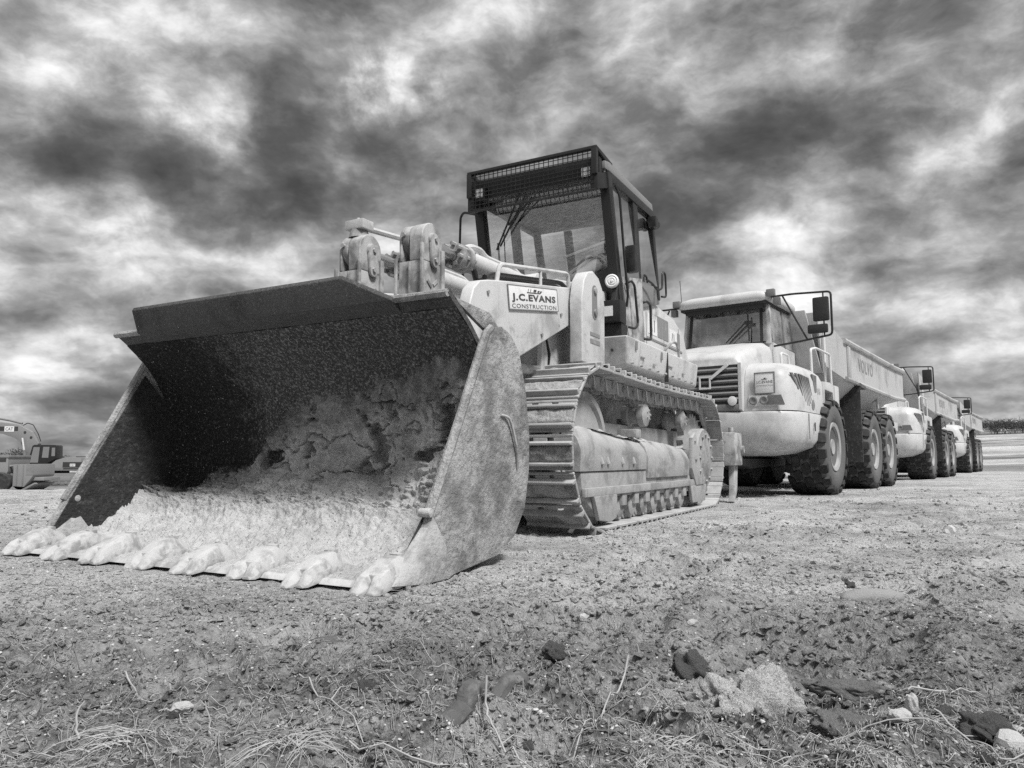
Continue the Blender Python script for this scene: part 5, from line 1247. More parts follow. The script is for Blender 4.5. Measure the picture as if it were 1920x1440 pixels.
HO, HA = Vector((4.31, 13.73, 0)), R(53.6)
def hauler_spot(h, x, y, da, label):
    h.location = HO + Vector((math.cos(HA), math.sin(HA), 0)) * x + Vector((-math.sin(HA), math.cos(HA), 0)) * y
    h.rotation_euler = (0, 0, HA + da)
    h['label'] = label; h['group'] = 'articulated haulers parked nose to tail'
h1 = make_hauler()
h2 = copy_tree(h1); h3 = copy_tree(h1)
for h in (h2, h3):        # only the first hauler carries the firm's board
    for o in list(h.children):
        if o.name.startswith('name_board'):
            for q in list(o.children): bpy.data.objects.remove(q)
            bpy.data.objects.remove(o)
for h in (h2, h3):
    for o in h.children:
        if o.name.startswith('wheel.'): o.rotation_euler.rotate_axis('Y', random.uniform(0, 6))
hauler_spot(h1, 0.0, 0.0, 0.0, 'articulated dump truck parked directly behind the crawler loader, first of the row')
hauler_spot(h2, 12.3, 0.0, R(-0.2), 'articulated dump truck in the middle of the parked row')
hauler_spot(h3, 26.0, 0.15, R(-0.3), 'articulated dump truck last in the row, farthest from the crawler loader')
# ------------------------------------------------------------------ machines in the lower field
def gz(x, y): return float(terrain(np.array([x], float), np.array([y], float))[0])

def excavator():
    X, Y = -34.2, 56.0
    E_ = thing('excavator', 'tracked excavator with its boom raised standing in the lower field', 'excavator', (X, Y, gz(X, Y) + 0.02), R(8))
    FP, FG = 'far_paint', 'far_grey'
    # drives with +x to picture right: counterweight at +x, boom to -x, cab on the near (-y) side
    for s in (-1, 1):
        yc = s * 1.15
        poly = arc(1.75, 0.42, 0.42, 90, -90, 8) + arc(-1.75, 0.42, 0.42, 270, 90, 8)
        tr = MB().prism(poly, yc - 0.28, yc + 0.28).build('crawler_track', FG, E_, bevel=0.02)
        MB().box(-1.7, 1.7, yc - 0.31, yc + 0.31, 0.28, 0.60).build('track_frame', FP, tr, bevel=0.03)
        for x in (-1.75, 1.75): MB().cyl((x, yc - 0.32, 0.42), (x, yc + 0.32, 0.42), 0.30, n=18).build('track_wheel', FG, tr, bevel=0.02)
        for k in range(6): MB().cyl((-1.2 + 0.48 * k, yc - 0.315, 0.17), (-1.2 + 0.48 * k, yc + 0.315, 0.17), 0.11, n=12).build('roller', FG, tr)
    MB().cyl((0, 0, 0.5), (0, 0, 1.0), 0.75, n=24).build('turntable', 'interior_dark', E_)
    hs = MB().prism([(-1.75, 1.05), (-1.75, 1.25), (-0.2, 1.32), (0.35, 1.80), (1.05, 2.02), (2.55, 2.02), (2.78, 1.80), (2.80, 1.30), (2.65, 1.02)], -1.30, 1.30).build('house', FP, E_, bevel=0.04)
    MB().box(0.85, 2.66, -1.312, -1.302, 1.27, 1.66).build('dark_panel', 'interior_dark', hs)
    MB().box(1.35, 1.72, -1.322, -1.312, 1.34, 1.54).build('decal', 'sign_white', hs)
    place_side(link('lettering', text_mesh('lettering', 'CAT', 'print_dark', 0.30, 0.13, 1.0, 0.02), hs), 1.535, -1.324, 1.44)
    MB().box(2.15, 2.42, -1.322, -1.312, 1.36, 1.52).build('decal', 'sign_white', hs)
    MB().box(0.9, 2.7, -1.315, -1.301, 1.14, 1.22).build('vent_strip', 'interior_dark', hs)
    MB().box(2.12, 2.42, -1.312, -1.301, 1.70, 1.94).build('door_vent', FG, hs)
    MB().box(1.4, 2.2, -0.5, 0.3, 2.02, 2.08).build('hood_plate', 'interior_dark', hs)
    # cab
    cab = MB().prism([(-1.55, 1.30), (-1.60, 1.55), (-1.32, 2.85), (-1.20, 2.93), (0.26, 2.93), (0.36, 2.85), (0.40, 1.95), (-0.20, 1.60), (-0.4, 1.30)], -1.28, -0.30).build('cab', BK, E_, bevel=0.03)
    for nm, pts in (('front_window', [(-1.42, 1.62), (-0.86, 1.62), (-0.80, 2.76), (-1.22, 2.76)]), ('door_window', [(-0.62, 1.98), (-0.18, 1.98), (-0.14, 2.78), (-0.56, 2.78)]), ('rear_window', [(-0.02 + 0.05, 2.10), (0.27, 2.10), (0.25, 2.72), (0.03, 2.72)])):
        MB().prism(pts, -1.292, -1.283).build(nm, 'lamp_dull', cab)
    # boom
    top = [(-1.40, 2.05), (-1.05, 3.05), (-1.55, 3.92), (-2.45, 4.42), (-3.6, 4.62), (-6.2, 4.66)]
    bot = [(-6.2, 4.12), (-3.6, 3.76), (-2.75, 3.45), (-2.30, 3.05), (-2.05, 2.60), (-1.95, 2.0)]
    top = [(x - 0.35, z) for x, z in top]; bot = [(x - 0.30, z) for x, z in bot]
    bm = MB().prism(top + bot, -0.28, 0.28).build('boom', FP, E_, bevel=0.03)
    MB().box(-4.2, -2.85, -0.292, -0.283, 3.98, 4.30).build('decal', 'interior_dark', bm)
    MB().box(-3.78, -3.12, -0.302, -0.293, 3.92, 4.32).build('decal', 'sign_white', bm)
    place_side(link('lettering', text_mesh('lettering', 'CAT', 'print_dark', 0.52, 0.24, 1.0, 0.02), bm), -3.45, -0.305, 4.12)
    for (x, z) in ((-2.35, 3.88), (-1.9, 3.5)): MB().cyl((x, -0.31, z), (x, 0.31, z), 0.09, n=12).build('boom_pin', 'interior_dark', bm)
    MB().tube([(-6.3, 0, 5.25), (-3.6, 0, 4.78), (-2.7, 0, 4.55)], 0.085, 10).build('stick_cylinder', FG, bm)
    loop_rail([(-2.6, -0.1, 4.40), (-2.3, -0.1, 4.58), (-1.9, -0.1, 4.45), (-1.5, -0.1, 3.75), (-1.3, -0.1, 3.2)], 0.035, 'hose', BK, bm)
    for y in (-0.48, 0.48):
        MB().cyl((-2.05, y, 1.35), (-2.25, y, 2.55), 0.10, n=12).build('boom_cylinder', FG, E_)
        MB().cyl((-2.22, y, 2.4), (-2.42, y, 3.45), 0.06, n=10).build('boom_rod', 'rail_white', E_)
excavator()

def scraper():
    X, Y = -30.2, 45.0
    S = thing('wheeled_scraper', 'wheeled earthmover at the edge of the lower field, beside the excavator', 'scraper', (X, Y, gz(X, Y)), R(4))
    FP, FG = 'far_paint', 'far_grey'
    def wh(x, y):
        w = pivot('wheel', S); w.location = (x, y, 0.56)
        MB().lathe([(0.34, -0.20), (0.46, -0.22), (0.54, -0.18), (0.565, -0.1), (0.565, 0.1), (0.54, 0.18), (0.46, 0.22), (0.34, 0.20)], (0, 0, 0), (0, 1, 0), 32).build('tyre', 'tyre', w)
        MB().lathe([(0.06, -0.14), (0.16, -0.14), (0.18, -0.05), (0.30, -0.06), (0.345, -0.17), (0.35, 0.1), (0.1, 0.1)], (0, 0, 0), (0, 1, 0), 28).build('rim', 'rim_paint', w)
    for y in (-1.0, 1.0): wh(0.0, y); wh(-3.0, y)
    MB().box(-4.2, 0.7, -0.75, 0.75, 0.75, 1.05).build('frame', FG, S, bevel=0.02)
    bd = MB().prism([(-4.2, 0.98), (-4.2, 2.10), (0.30, 2.10), (0.34, 1.20), (0.25, 0.98)], -1.12, 1.12).build('body', FP, S, bevel=0.03)
    MB().box(-4.2, 0.36, -1.16, 1.16, 1.98, 2.12).build('body_rim', FG, bd, bevel=0.02)
    MB().box(-0.9, 0.2, -1.13, -1.122, 1.72, 1.94).build('dark_strip', 'interior_dark', bd)
    MB().tube([(0.25, -0.9, 1.45), (0.55, -0.9, 1.50), (0.66, -0.9, 1.1), (0.58, -0.9, 0.55)], 0.09, 10).build('gooseneck', FG, S)
    bw = MB().prism([(0.66, 0.30), (0.66, 1.58), (1.80, 1.60), (1.82, 0.95), (1.60, 0.62), (1.3, 0.25)], -1.15, 1.15).build('bowl', FP, S, bevel=0.03)
    MB().box(1.40, 1.82, -1.165, -1.152, 0.96, 1.58).build('bowl_panel', FG, bw)
    for x in (0.85, 1.2): MB().box(x, x + 0.05, -1.2, -1.152, 0.32, 1.56).build('bowl_rib', FG, bw, bevel=0.01)
    MB().prism([(1.0, 0.02), (1.85, 0.5), (1.9, 0.42), (1.2, 0.0)], -1.1, 1.1).build('cutting_blade', FG, S, bevel=0.01)
    MB().box(1.5, 2.3, -0.9, 0.9, 0.62, 0.82).build('draft_frame', FP, S, bevel=0.02)
scraper()

# ------------------------------------------------------------------ scrub along the edges of the site
def scrub_mesh(seed, w, h, leaf=1.0):
    """a rounded mass of small leaf faces on a few stems, ragged on top"""
    rng = np.random.default_rng(seed)
    V = []; F = []
    st = MB()
    n = int(1500 * leaf)
    lobes = [(rng.uniform(-w * 0.4, w * 0.4), rng.uniform(-w * 0.3, w * 0.3), h * rng.uniform(0.35, 0.72), rng.uniform(0.22, 0.34) * h) for _ in range(7)]
    tips = []
    for (lx, ly, lz, lr) in lobes:
        for _ in range(n // 7):
            v = rng.normal(size=3); v /= np.linalg.norm(v); r = lr * rng.uniform(0.5, 1.15) ** 0.6
            p = np.array([lx, ly, lz]) + v * r * np.array([1.25, 1.0, 1.0])
            if p[2] < 0.02: p[2] = rng.uniform(0.02, 0.3)
            a = rng.normal(size=3); a /= np.linalg.norm(a); b = np.cross(a, rng.normal(size=3)); b /= np.linalg.norm(b)
            s = h * rng.uniform(0.016, 0.04)
            i = len(V); V += [p - a * s, p + b * s * 0.6, p + a * s, p - b * s * 0.6]; F.append((i, i + 1, i + 2, i + 3))
    for _ in range(14):
        x0 = rng.uniform(-w * 0.35, w * 0.35); y0 = rng.uniform(-w * 0.2, w * 0.2)
        top = (x0 + rng.normal() * w * 0.16, y0 + rng.normal() * w * 0.1, h * rng.uniform(0.60, 0.95))
        mid = ((x0 + top[0]) / 2 + rng.normal() * 0.05 * h, (y0 + top[1]) / 2, top[2] * 0.5)
        st.tube([(x0, y0, -0.1), mid, top], h * 0.014, 4, taper=0.3)
        for _ in range(3):
            f = rng.uniform(0.5, 0.95); base = np.array(mid) * (1 - f) + np.array(top) * f
            st.tube([tuple(base), tuple(base + rng.normal(size=3) * h * 0.10 + np.array([0, 0, h * 0.10]))], h * 0.007, 4, taper=0.3)
    return np_mesh('foliage', np.array(V), np.array(F), 'foliage', smooth=False), st.mesh('stems', 'twig_grey')
SCRUB = [scrub_mesh(3, 5.5, 3.2), scrub_mesh(9, 4.6, 2.6, 0.8), scrub_mesh(21, 6.5, 2.8), scrub_mesh(33, 3.4, 4.2, 0.6)]
rs = random.Random(5)
def shrub(kind, x, y, sc, label, group):
    o = thing('shrub', label, 'shrub', (x, y, gz(x, y) - 0.15), rs.uniform(0, 6), group)
    o.scale = (sc, sc, sc * rs.uniform(0.85, 1.1))
    link('foliage', SCRUB[kind][0], o); link('stems', SCRUB[kind][1], o)
for k in range(34):      # on the rise beyond the haulers
    az = R(31.6 + 0.30 * k + rs.uniform(-0.1, 0.1)); d = 146 + rs.uniform(-8, 12)
    shrub(rs.choice((0, 1, 2, 2)), math.sin(az) * d, math.cos(az) * d, rs.uniform(0.6, 1.0), 'dark scrub bush on the rise beyond the parked dump trucks', 'scrub on the far rise')
for k in range(15):      # behind the excavator
    az = R(-36.8 + 0.40 * k + rs.uniform(-0.15, 0.15)); d = 112 + rs.uniform(-6, 8)
    shrub(rs.choice((0, 1, 2, 3)), math.sin(az) * d, math.cos(az) * d, rs.uniform(0.75, 1.05), 'dark scrub bush in the hedge behind the excavator', 'scrub behind the excavator')

# ------------------------------------------------------------------ loose things on the ground
rng = np.random.default_rng(11)
ICO_V = []
_t = (1 + 5 ** 0.5) / 2
for a in (-1, 1):
    for b in (-_t, _t): ICO_V += [(0, a, b), (a, b, 0), (b, 0, a)]
ICO_V = np.array(ICO_V, float); ICO_V /= np.linalg.norm(ICO_V[0])
_h = bmesh.new(); _vv = [_h.verts.new(p) for p in ICO_V]; bmesh.ops.convex_hull(_h, input=_vv); _h.verts.index_update()
ICO_F = np.array([[v.index for v in f.verts] for f in _h.faces]); ICO_V = np.array([v.co[:] for v in _h.verts]); _h.free()

def in_machine(x, y):
    lx = (x + 0.46) * 0.480 + (y - 6.65) * 0.877; ly = -(x + 0.46) * 0.877 + (y - 6.65) * 0.480
    al = np.abs(ly)
    return ((lx > -3.02) & (lx < -1.48) & (al < 1.49)) | ((lx > -0.6) & (lx < 4.6) & (al < 1.34) & (al > 0.74))

def spread(n, y0, y1, clump_seed=None, thr=0.0, power=1.75):
    """points over the foreground, thinning with distance, gathered in patches"""
    X = np.empty(0); Y = np.empty(0)
    while len(X) < n:
        u = rng.random(n * 3)
        y = (y0 ** (1 - power) + u * (y1 ** (1 - power) - y0 ** (1 - power))) ** (1 / (1 - power))
        x = rng.uniform(-1, 1, n * 3) * (0.86 * y + 0.45)
        ok = ~in_machine(x, y)
        if clump_seed is not None: ok &= (fbm(x * 1.3, y * 1.3, 3, clump_seed) + 0.5 * rng.random(n * 3) - 0.25) > thr
        X = np.concatenate([X, x[ok]]); Y = np.concatenate([Y, y[ok]])
    return X[:n], Y[:n]

def stones(name, n, y0, y1, r0, r1, mat, seed, thr, flat=0.65, rough=0.25):
    X, Y = spread(n, y0, y1, seed, thr)
    Z = ground_z(X, Y)
    r = np.exp(rng.uniform(np.log(r0), np.log(r1), n) * 0.7 + np.log(r0) * 0.3) * (1 + 0.10 * (Y - 1.5))
    P = ICO_V[None] * (1 + rng.uniform(-rough, rough, (n, len(ICO_V), 1)))
    P = P * np.stack([r * rng.uniform(0.8, 1.5, n), r * rng.uniform(0.7, 1.2, n), r * rng.uniform(0.45, 0.95, n) * flat / 0.65], -1)[:, None, :]
    an = rng.uniform(0, 6.28, n); c, s = np.cos(an)[:, None], np.sin(an)[:, None]
    Q = np.stack([P[..., 0] * c - P[..., 1] * s, P[..., 0] * s + P[..., 1] * c, P[..., 2]], -1)
    Q += np.stack([X, Y, Z + r * 0.18], -1)[:, None, :]
    F = (ICO_F[None] + (np.arange(n) * len(ICO_V))[:, None, None]).reshape(-1, 3)
    o = link(name, np_mesh(name, Q.reshape(-1, 3), F, mat, smooth=False)); o['kind'] = 'stuff'
    return o
stones('soil_grains', 26000, 1.25, 13, 0.0026, 0.012, 'ground_dirt', 7, -0.45, rough=0.4)
stones('soil_crumbs', 6000, 1.25, 8, 0.006, 0.020, 'ground_dirt', 59, -0.05, rough=0.45)
stones('scattered_clods', 6000, 2.6, 15, 0.007, 0.024, 'ground_dirt', 15, -0.1, rough=0.5)
stones('pale_gravel', 7000, 1.3, 12, 0.0020, 0.009, 'stone_pale', 101, -0.12)
stones('grey_gravel', 7000, 1.3, 12, 0.0020, 0.010, 'stone_grey', 133, -0.12)
stones('dark_soil_crumbs', 7000, 1.25, 3.6, 0.0022, 0.011, 'clod_dark', 41, 0.02, rough=0.45)

def straw(name, n, y0, y1, mat, seed, l0, l1, r, lift=0.004):
    X, Y = spread(n, y0, y1, seed, 0.0, power=1.9)
    an = rng.uniform(0, 6.28, n) * 0.5 + rng.choice([0.0, 0.0, 3.1], n); L = np.exp(rng.uniform(np.log(l0), np.log(l1), n)); k = rng.normal(0, 1.0, n)
    m = 5; V = np.empty((n, m, 3, 3)); prev = None
    for j in range(m):
        t = j / (m - 1) - 0.5
        ang = an + k * t
        cx = X + L * t * np.cos(ang); cy = Y + L * t * np.sin(ang)
        cz = ground_z(cx, cy) + lift + 0.02 * rng.random(n) * L / l1 * (1 if j in (0, m - 1) else 0.5)
        for q in range(3):
            ph = q * 2.094
            V[:, j, q, 0] = cx - np.sin(ang) * r * np.cos(ph); V[:, j, q, 1] = cy + np.cos(ang) * r * np.cos(ph); V[:, j, q, 2] = cz + r * np.sin(ph)
    base = (np.arange(n) * m * 3)[:, None, None]
    f = np.array([[j * 3 + q, j * 3 + (q + 1) % 3, (j + 1) * 3 + (q + 1) % 3, (j + 1) * 3 + q] for j in range(m - 1) for q in range(3)])
    o = link(name, np_mesh(name, V.reshape(-1, 3), (f[None] + base).reshape(-1, 4), mat)); o['kind'] = 'stuff'
straw('straw_litter', 6500, 1.25, 3.8, 'straw', 71, 0.015, 0.10, 0.0008)
straw('short_straw', 5000, 1.25, 6.0, 'straw', 75, 0.008, 0.035, 0.0010)
straw('dark_straw_litter', 6000, 1.25, 3.6, 'bark', 83, 0.015, 0.08, 0.0010)

def lump_mesh(name, mat, seed, sub=2, rough=0.30, sq=(1, 1, 0.7), freq=1.6, facet=False):
    bm = bmesh.new(); bmesh.ops.create_icosphere(bm, subdivisions=sub, radius=1.0)
    co = np.array([v.co[:] for v in bm.verts])
    d = fbm(co[:, 0] * freq + seed * 3.7 + co[:, 2] * 1.3, co[:, 1] * freq + seed * 1.9 - co[:, 2] * 0.9, 4, seed, 0.6)
    for v, k in zip(bm.verts, d):
        v.co = v.co * (1 + rough * k); v.co.x *= sq[0]; v.co.y *= sq[1]; v.co.z *= sq[2]
    me = bpy.data.meshes.new(name); bm.to_mesh(me); bm.free()
    me.polygons.foreach_set('use_smooth', [not facet] * len(me.polygons)); me.materials.append(MATS[mat])
    return me
def on_ground(o, x, y, sink=0.0):
    o.location = (x, y, float(ground_z(np.array([x]), np.array([y]))[0]) - sink)

# pebbles one can pick out in the foreground
PEB = [lump_mesh('pebble', 'stone_pale' if k % 3 == 0 else 'stone_grey', k + 1, 2, 0.55, (1.25, 0.9, 0.75), 1.9, facet=True) for k in range(9)]
xs_, ys_ = spread(100, 1.42, 4.5, None, power=1.9)
for k in range(100):
    o = link('pebble', PEB[k % 9]); r = random.uniform(0.006, 0.015) * (1 + 0.18 * (ys_[k] - 1.4))
    o.scale = (r, r, r); o.rotation_euler = (random.uniform(-0.4, 0.4), random.uniform(-0.4, 0.4), random.uniform(0, 6)); on_ground(o, xs_[k], ys_[k], r * 0.05)
    if k % 3 == 0: tag(o, 'small pale pebble lying in the straw and dirt before the loader', 'pebble', 'pale pebbles in the foreground')
    else: tag(o, 'small grey pebble lying in the straw and dirt before the loader', 'pebble', 'grey pebbles in the foreground')
CLOD = [lump_mesh('soil_clod', 'clod_dark' if k < 4 else 'clod_dirt', 20 + k, 3, 0.55, (1.2, 1.0, 0.75), 2.4) for k in range(7)]
xs_, ys_ = spread(60, 1.45, 4.2, 41, 0.05, power=1.8)
for k in range(60):
    o = link('soil_clod', CLOD[k % 7]); r = random.uniform(0.010, 0.024)
    o.scale = (r, r, r); o.rotation_euler = (0, 0, random.uniform(0, 6)); on_ground(o, xs_[k], ys_[k], r * 0.15)
    if k % 7 < 4: tag(o, 'dark crumbly clod of soil on the trampled foreground', 'clod', 'dark clods in the foreground')
    else: tag(o, 'mid-grey crumbly clod of soil on the trampled foreground', 'clod', 'grey clods in the foreground')

def special(name, me, x, y, sc, rz, label, cat, sink=0.0, rx=0.0):
    o = link(name, me); o.scale = sc; o.rotation_euler = (rx, 0, rz); on_ground(o, x, y, sink); return tag(o, label, cat)
weathered('chalk', 0.74, 0.95, dirt=0.32, dirt_amt=0.7, dirt_scale=22, speck=0.35, speck_col=0.25, speck_scale=60, bump=1.0, bump_scale=50, bump_dist=0.010)
special('chalky_rock', lump_mesh('chalky_rock', 'chalk', 51, 5, 0.75, (1.15, 0.8, 0.95), 2.7), 0.58, 1.88, (0.100, 0.080, 0.105), 0.3, 'big chalky white lump of rock half sunk in the dirt', 'rock', -0.02)
for k in range(22):
    an = random.uniform(0, 6.28); d = random.uniform(0.10, 0.20); r = random.uniform(0.008, 0.024)
    o = link('chalk_fragment', lump_mesh('chalk_fragment', 'chalk', 200 + k, 2, 0.45, (1.2, 0.9, 0.8), 2.0, facet=True)); o.scale = (r, r, r); o.rotation_euler = (an, 0, an); on_ground(o, 0.57 + d * math.cos(an), 1.84 + d * 0.7 * math.sin(an), -r * 0.2)
    tag(o, 'small chalky fragment crumbled off the big white rock', 'rock fragment', 'chalk fragments round the white rock')
special('soil_clod', lump_mesh('soil_clod', 'clod_dark', 52, 4, 0.6, (1, 1, 0.85), 2.2), 0.50, 2.13, (0.050, 0.045, 0.05), 0.0, 'large dark clod just behind the chalky white rock', 'clod', -0.015)
special('soil_clod', lump_mesh('soil_clod', 'clod_dark', 53, 4, 0.6, (1.3, 1, 0.7), 2.2), 0.99, 1.62, (0.045, 0.04, 0.045), 0.5, 'dark furry clod beside the white chipped stone', 'clod', -0.01)
special('soil_clod', lump_mesh('soil_clod', 'clod_dark', 54, 4, 0.6, (1.2, 1, 0.8), 2.2), 0.12, 2.20, (0.034, 0.03, 0.034), 0.9, 'round dark clod by a thin dry stalk', 'clod', -0.012)
special('soil_slab', lump_mesh('soil_slab', 'slab_soil', 55, 4, 0.75, (1.3, 0.9, 0.42), 2.0), 0.74, 1.71, (0.046, 0.045, 0.05), -0.3, 'flat broken slab of grey soil in front of the chalky rock', 'soil slab', -0.01, 0.25)
special('bark_slab', lump_mesh('bark_slab', 'bark', 56, 4, 0.7, (2.1, 0.6, 0.4), 3.2), 0.90, 2.05, (0.046, 0.05, 0.05), -0.35, 'dark splintered slab of bark lying beside the chalky rock', 'bark', -0.008, 0.3)
special('white_stone', lump_mesh('white_stone', 'stone_pale', 57, 2, 0.35, (1, 0.9, 0.9), facet=True), 1.02, 1.575, (0.034, 0.03, 0.034), 0.2, 'chipped white stone with sharp facets', 'stone', -0.012)
special('white_stone', lump_mesh('white_stone', 'stone_pale', 58, 3, 0.4, (0.7, 0.6, 1.2), 2.0, facet=True), 0.855, 1.64, (0.020, 0.020, 0.022), 0.2, 'oblong white stone standing on end', 'stone', -0.018)
special('white_stone', lump_mesh('white_stone', 'stone_pale', 59, 3, 0.4, (1.2, 0.8, 0.7), 2.0, facet=True), 0.80, 1.585, (0.020, 0.020, 0.022), 0.1, 'flat white stone beside the upright one', 'stone', -0.008)
special('white_stone', lump_mesh('white_stone', 'stone_pale', 60, 3, 0.4, (1.3, 0.9, 0.8), 2.0, facet=True), -0.77, 1.79, (0.018, 0.016, 0.018), 0.4, 'rounded pale stone alone among dark dry grass', 'stone', -0.012)
special('white_stone', lump_mesh('white_stone', 'stone_pale', 61, 2, 0.35, (1.1, 0.9, 0.95), facet=True), 3.72, 6.38, (0.055, 0.05, 0.06), 0.4, 'lone white rock on the open yard before the dump trucks', 'stone', -0.02)
special('wood_chunk', lump_mesh('wood_chunk', 'stone_grey', 62, 3, 0.22, (2.3, 0.75, 0.6)), 1.53, 3.22, (0.062, 0.062, 0.062), 0.05, 'long grey flat chunk lying on the open dirt', 'wood chunk', -0.012)
special('wood_chunk', lump_mesh('wood_chunk', 'bark', 63, 3, 0.25, (2.6, 0.6, 0.5)), 1.88, 2.80, (0.055, 0.05, 0.05), 0.1, 'dark blunt stick end lying on the pale dirt', 'wood chunk', -0.012)
special('wood_chunk', lump_mesh('wood_chunk', 'bark', 64, 3, 0.3, (2.0, 0.6, 0.45)), -0.56, 2.42, (0.042, 0.04, 0.04), 0.15, 'black splinter of bark lying on bare ground before the bucket teeth', 'bark', -0.008)
weathered('root_bark', 0.10, 0.9, dirt=0.22, dirt_amt=0.5, dirt_scale=22, bump=1.0, bump_scale=60, bump_dist=0.006)
rt = MB()     # bent piece of root with knotty, peeling bark
_pts = [(-0.16, 1.70), (-0.12, 1.75), (-0.07, 1.83), (0.0, 1.93), (0.05, 1.96), (0.09, 1.95)]
_zz = [-0.006, 0.008, 0.020, 0.024, 0.012, -0.006]
_path = catmull(_pts, 10)
rt.tube([(x, y, float(ground_z(np.array([x]), np.array([y]))[0]) + z) for (x, y), z in zip(_path, np.interp(np.linspace(0, 5, len(_path)), range(6), _zz))], 0.027, 16, taper=0.6)
_c = np.array(rt.v).reshape(len(_path), 16, 3); _m = _c.mean(1, keepdims=True); _u, _w = np.meshgrid(np.arange(16), np.arange(len(_path)))
_c = _m + (_c - _m) * (1 + 0.32 * fbm(_u * 0.55, _w * 0.22, 4, 5, 0.6))[..., None]; rt.v = [tuple(q) for q in _c.reshape(-1, 3)]
tag(rt.build('root_piece', 'root_bark', None), 'thick dark bent piece of root arching over stones', 'root')

# dry stalks and twigs
def twig(pts, r, label, group=None, mat='straw', lift=0.008, fork=None):
    P = catmull([(a, b) for a, b, c in pts], 5); Zs = np.interp(np.linspace(0, len(pts) - 1, len(P)), range(len(pts)), [c for _, _, c in pts])
    path = [(x + random.uniform(-1, 1) * r * 0.8, y, float(ground_z(np.array([x]), np.array([y]))[0]) + lift + z) for (x, y), z in zip(P, Zs)]
    r *= 0.75
    m = MB().tube(path, r, 6, taper=0.5)
    if fork:
        i = len(path) // 2; b = path[i]; m.tube([b, (b[0] + fork[0] * 0.5, b[1] + fork[1] * 0.5, b[2] + 0.015), (b[0] + fork[0], b[1] + fork[1], b[2] + 0.004)], r * 0.7, 5, taper=0.5)
    return tag(m.build('dry_stalk', mat, None), label, 'stalk', group)
twig([(-1.02, 2.02, 0.01), (-0.94, 1.96, 0.004), (-0.84, 1.99, 0.006), (-0.72, 2.0, 0.02), (-0.78, 1.90, 0.004)], 0.0032, 'long pale curved stalk looping over dark grass')
twig([(-0.55, 1.93, 0.02), (-0.48, 1.85, 0.02), (-0.38, 1.72, 0.012), (-0.30, 1.60, 0.004)], 0.0030, 'slender pale stalk with a side shoot near dark grass', fork=(0.02, 0.09))
twig([(-0.06, 1.76, 0.05), (-0.05, 1.70, 0.03), (0.0, 1.62, 0.02), (0.07, 1.52, 0.006)], 0.0034, 'pale kinked twig leaning down from the bent root', fork=(0.05, 0.02))
twig([(0.30, 1.98, 0.05), (0.24, 1.85, 0.03), (0.16, 1.70, 0.014), (0.09, 1.55, 0.004)], 0.0032, 'straight forked twig near the round dark clod', fork=(0.10, -0.02))
twig([(-0.93, 1.65, 0.0), (-0.94, 1.66, 0.035), (-0.93, 1.67, 0.06)], 0.0040, 'short white stub of stalk standing upright')
twig([(-0.66, 1.68, 0.0), (-0.665, 1.69, 0.03), (-0.68, 1.70, 0.06)], 0.0030, 'thin upright stub leaning slightly in dark soil')
twig([(-0.35, 1.60, 0.01), (-0.1, 1.585, 0.008), (0.1, 1.60, 0.006), (0.16, 1.61, 0.004)], 0.0026, 'long straight stalk lying level beneath the bent root')
twig([(0.45, 1.585, 0.01), (0.62, 1.60, 0.012), (0.80, 1.56, 0.01), (1.0, 1.60, 0.006)], 0.0026, 'long level stalk in front of the oblong white stones')
twig([(0.98, 1.90, 0.006), (1.07, 1.90, 0.010), (1.17, 1.91, 0.006)], 0.0040, 'thick pale straw lying flat beside a stubby log')
twig([(0.88, 1.60, 0.02), (0.92, 1.52, 0.02), (0.96, 1.50, 0.01), (1.06, 1.55, 0.006)], 0.0028, 'curled pale stem near the chipped white stone')
rs2 = random.Random(17)
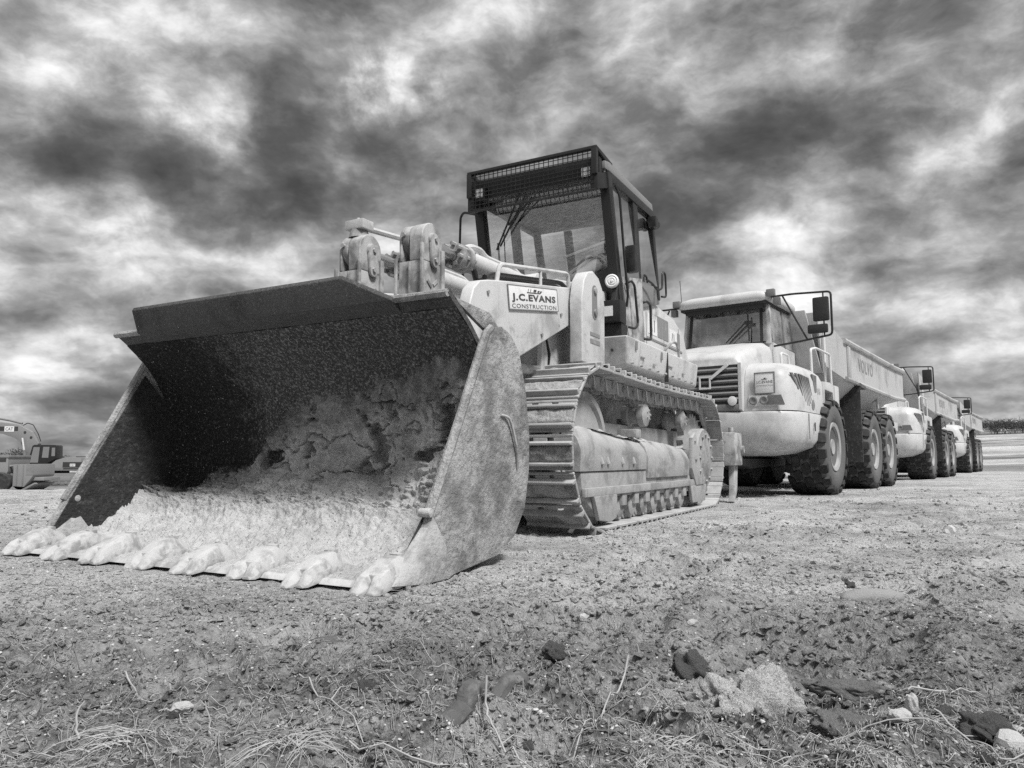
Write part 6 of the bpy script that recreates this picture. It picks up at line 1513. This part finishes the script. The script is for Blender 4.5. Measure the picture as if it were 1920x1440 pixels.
for k in range(46):
    y = 1.42 + 2.4 * rs2.random() ** 1.7; x = rs2.uniform(-0.72, 0.72) * y; an = rs2.choice([rs2.gauss(0.1, 0.35), rs2.uniform(0, 3.1)]); L = rs2.uniform(0.07, 0.22)
    pts = [(x + L * t * math.cos(an + 0.2 * t * rs2.gauss(0, 1)), y + L * t * math.sin(an), rs2.uniform(0.002, 0.022)) for t in (-0.5, -0.15, 0.2, 0.5)]
    twig(pts, rs2.uniform(0.0011, 0.0021), 'thin pale dry stalk lying on the littered foreground', 'dry stalks on the foreground')

# tufts of dead grass
def tuft_mesh(seed, n, h, spread_, flat):
    r = np.random.default_rng(seed); m = MB()
    for _ in range(n):
        an = r.uniform(0, 6.28); b = r.normal(size=2) * spread_ * 0.3; L = h * r.uniform(0.5, 1.2); d = np.array([math.cos(an), math.sin(an)])
        pts = []
        for t in (0, 0.35, 0.7, 1.0):
            q = b + d * L * t * (flat + 0.4 * t); pts.append((q[0], q[1], L * (t * (1.0 - flat * 0.5) - 0.75 * t * t * (0.6 + flat * 0.4)) + 0.004))
        m.tube(pts, r.uniform(0.0009, 0.0017), 3, taper=0.3)
    return m.mesh('dry_grass_tuft', 'straw', recalc=False)
TUFTS = [tuft_mesh(k, 60, 0.11, 0.10, 0.75) for k in range(3)] + [tuft_mesh(9, 26, 0.09, 0.07, 0.6)]
for (x, y, k, sc, lab) in ((0.33, 1.60, 0, 1.35, 'matted tuft of dry grass in front of the forked twig'), (0.26, 1.50, 1, 1.2, 'flattened tuft of dry grass at the very edge of the straw patch'),
                           (-0.80, 1.62, 2, 1.0, 'dead grass tuft beside the upright white stub'), (-0.45, 1.55, 1, 1.0, 'thin dead grass tuft below the slender stalk'),
                           (0.98, 1.48, 3, 1.1, 'sparse dry tuft beneath the chipped white stone'), (-0.20, 1.95, 3, 1.0, 'sparse dry tuft behind the bent root'), (0.55, 1.50, 3, 1.2, 'sparse dry tuft before the flat soil slab')):
    o = link('dry_grass_tuft', TUFTS[k]); o.scale = (sc,) * 3; o.rotation_euler = (0, 0, x * 9); on_ground(o, x, y, 0.004); tag(o, lab, 'grass tuft')
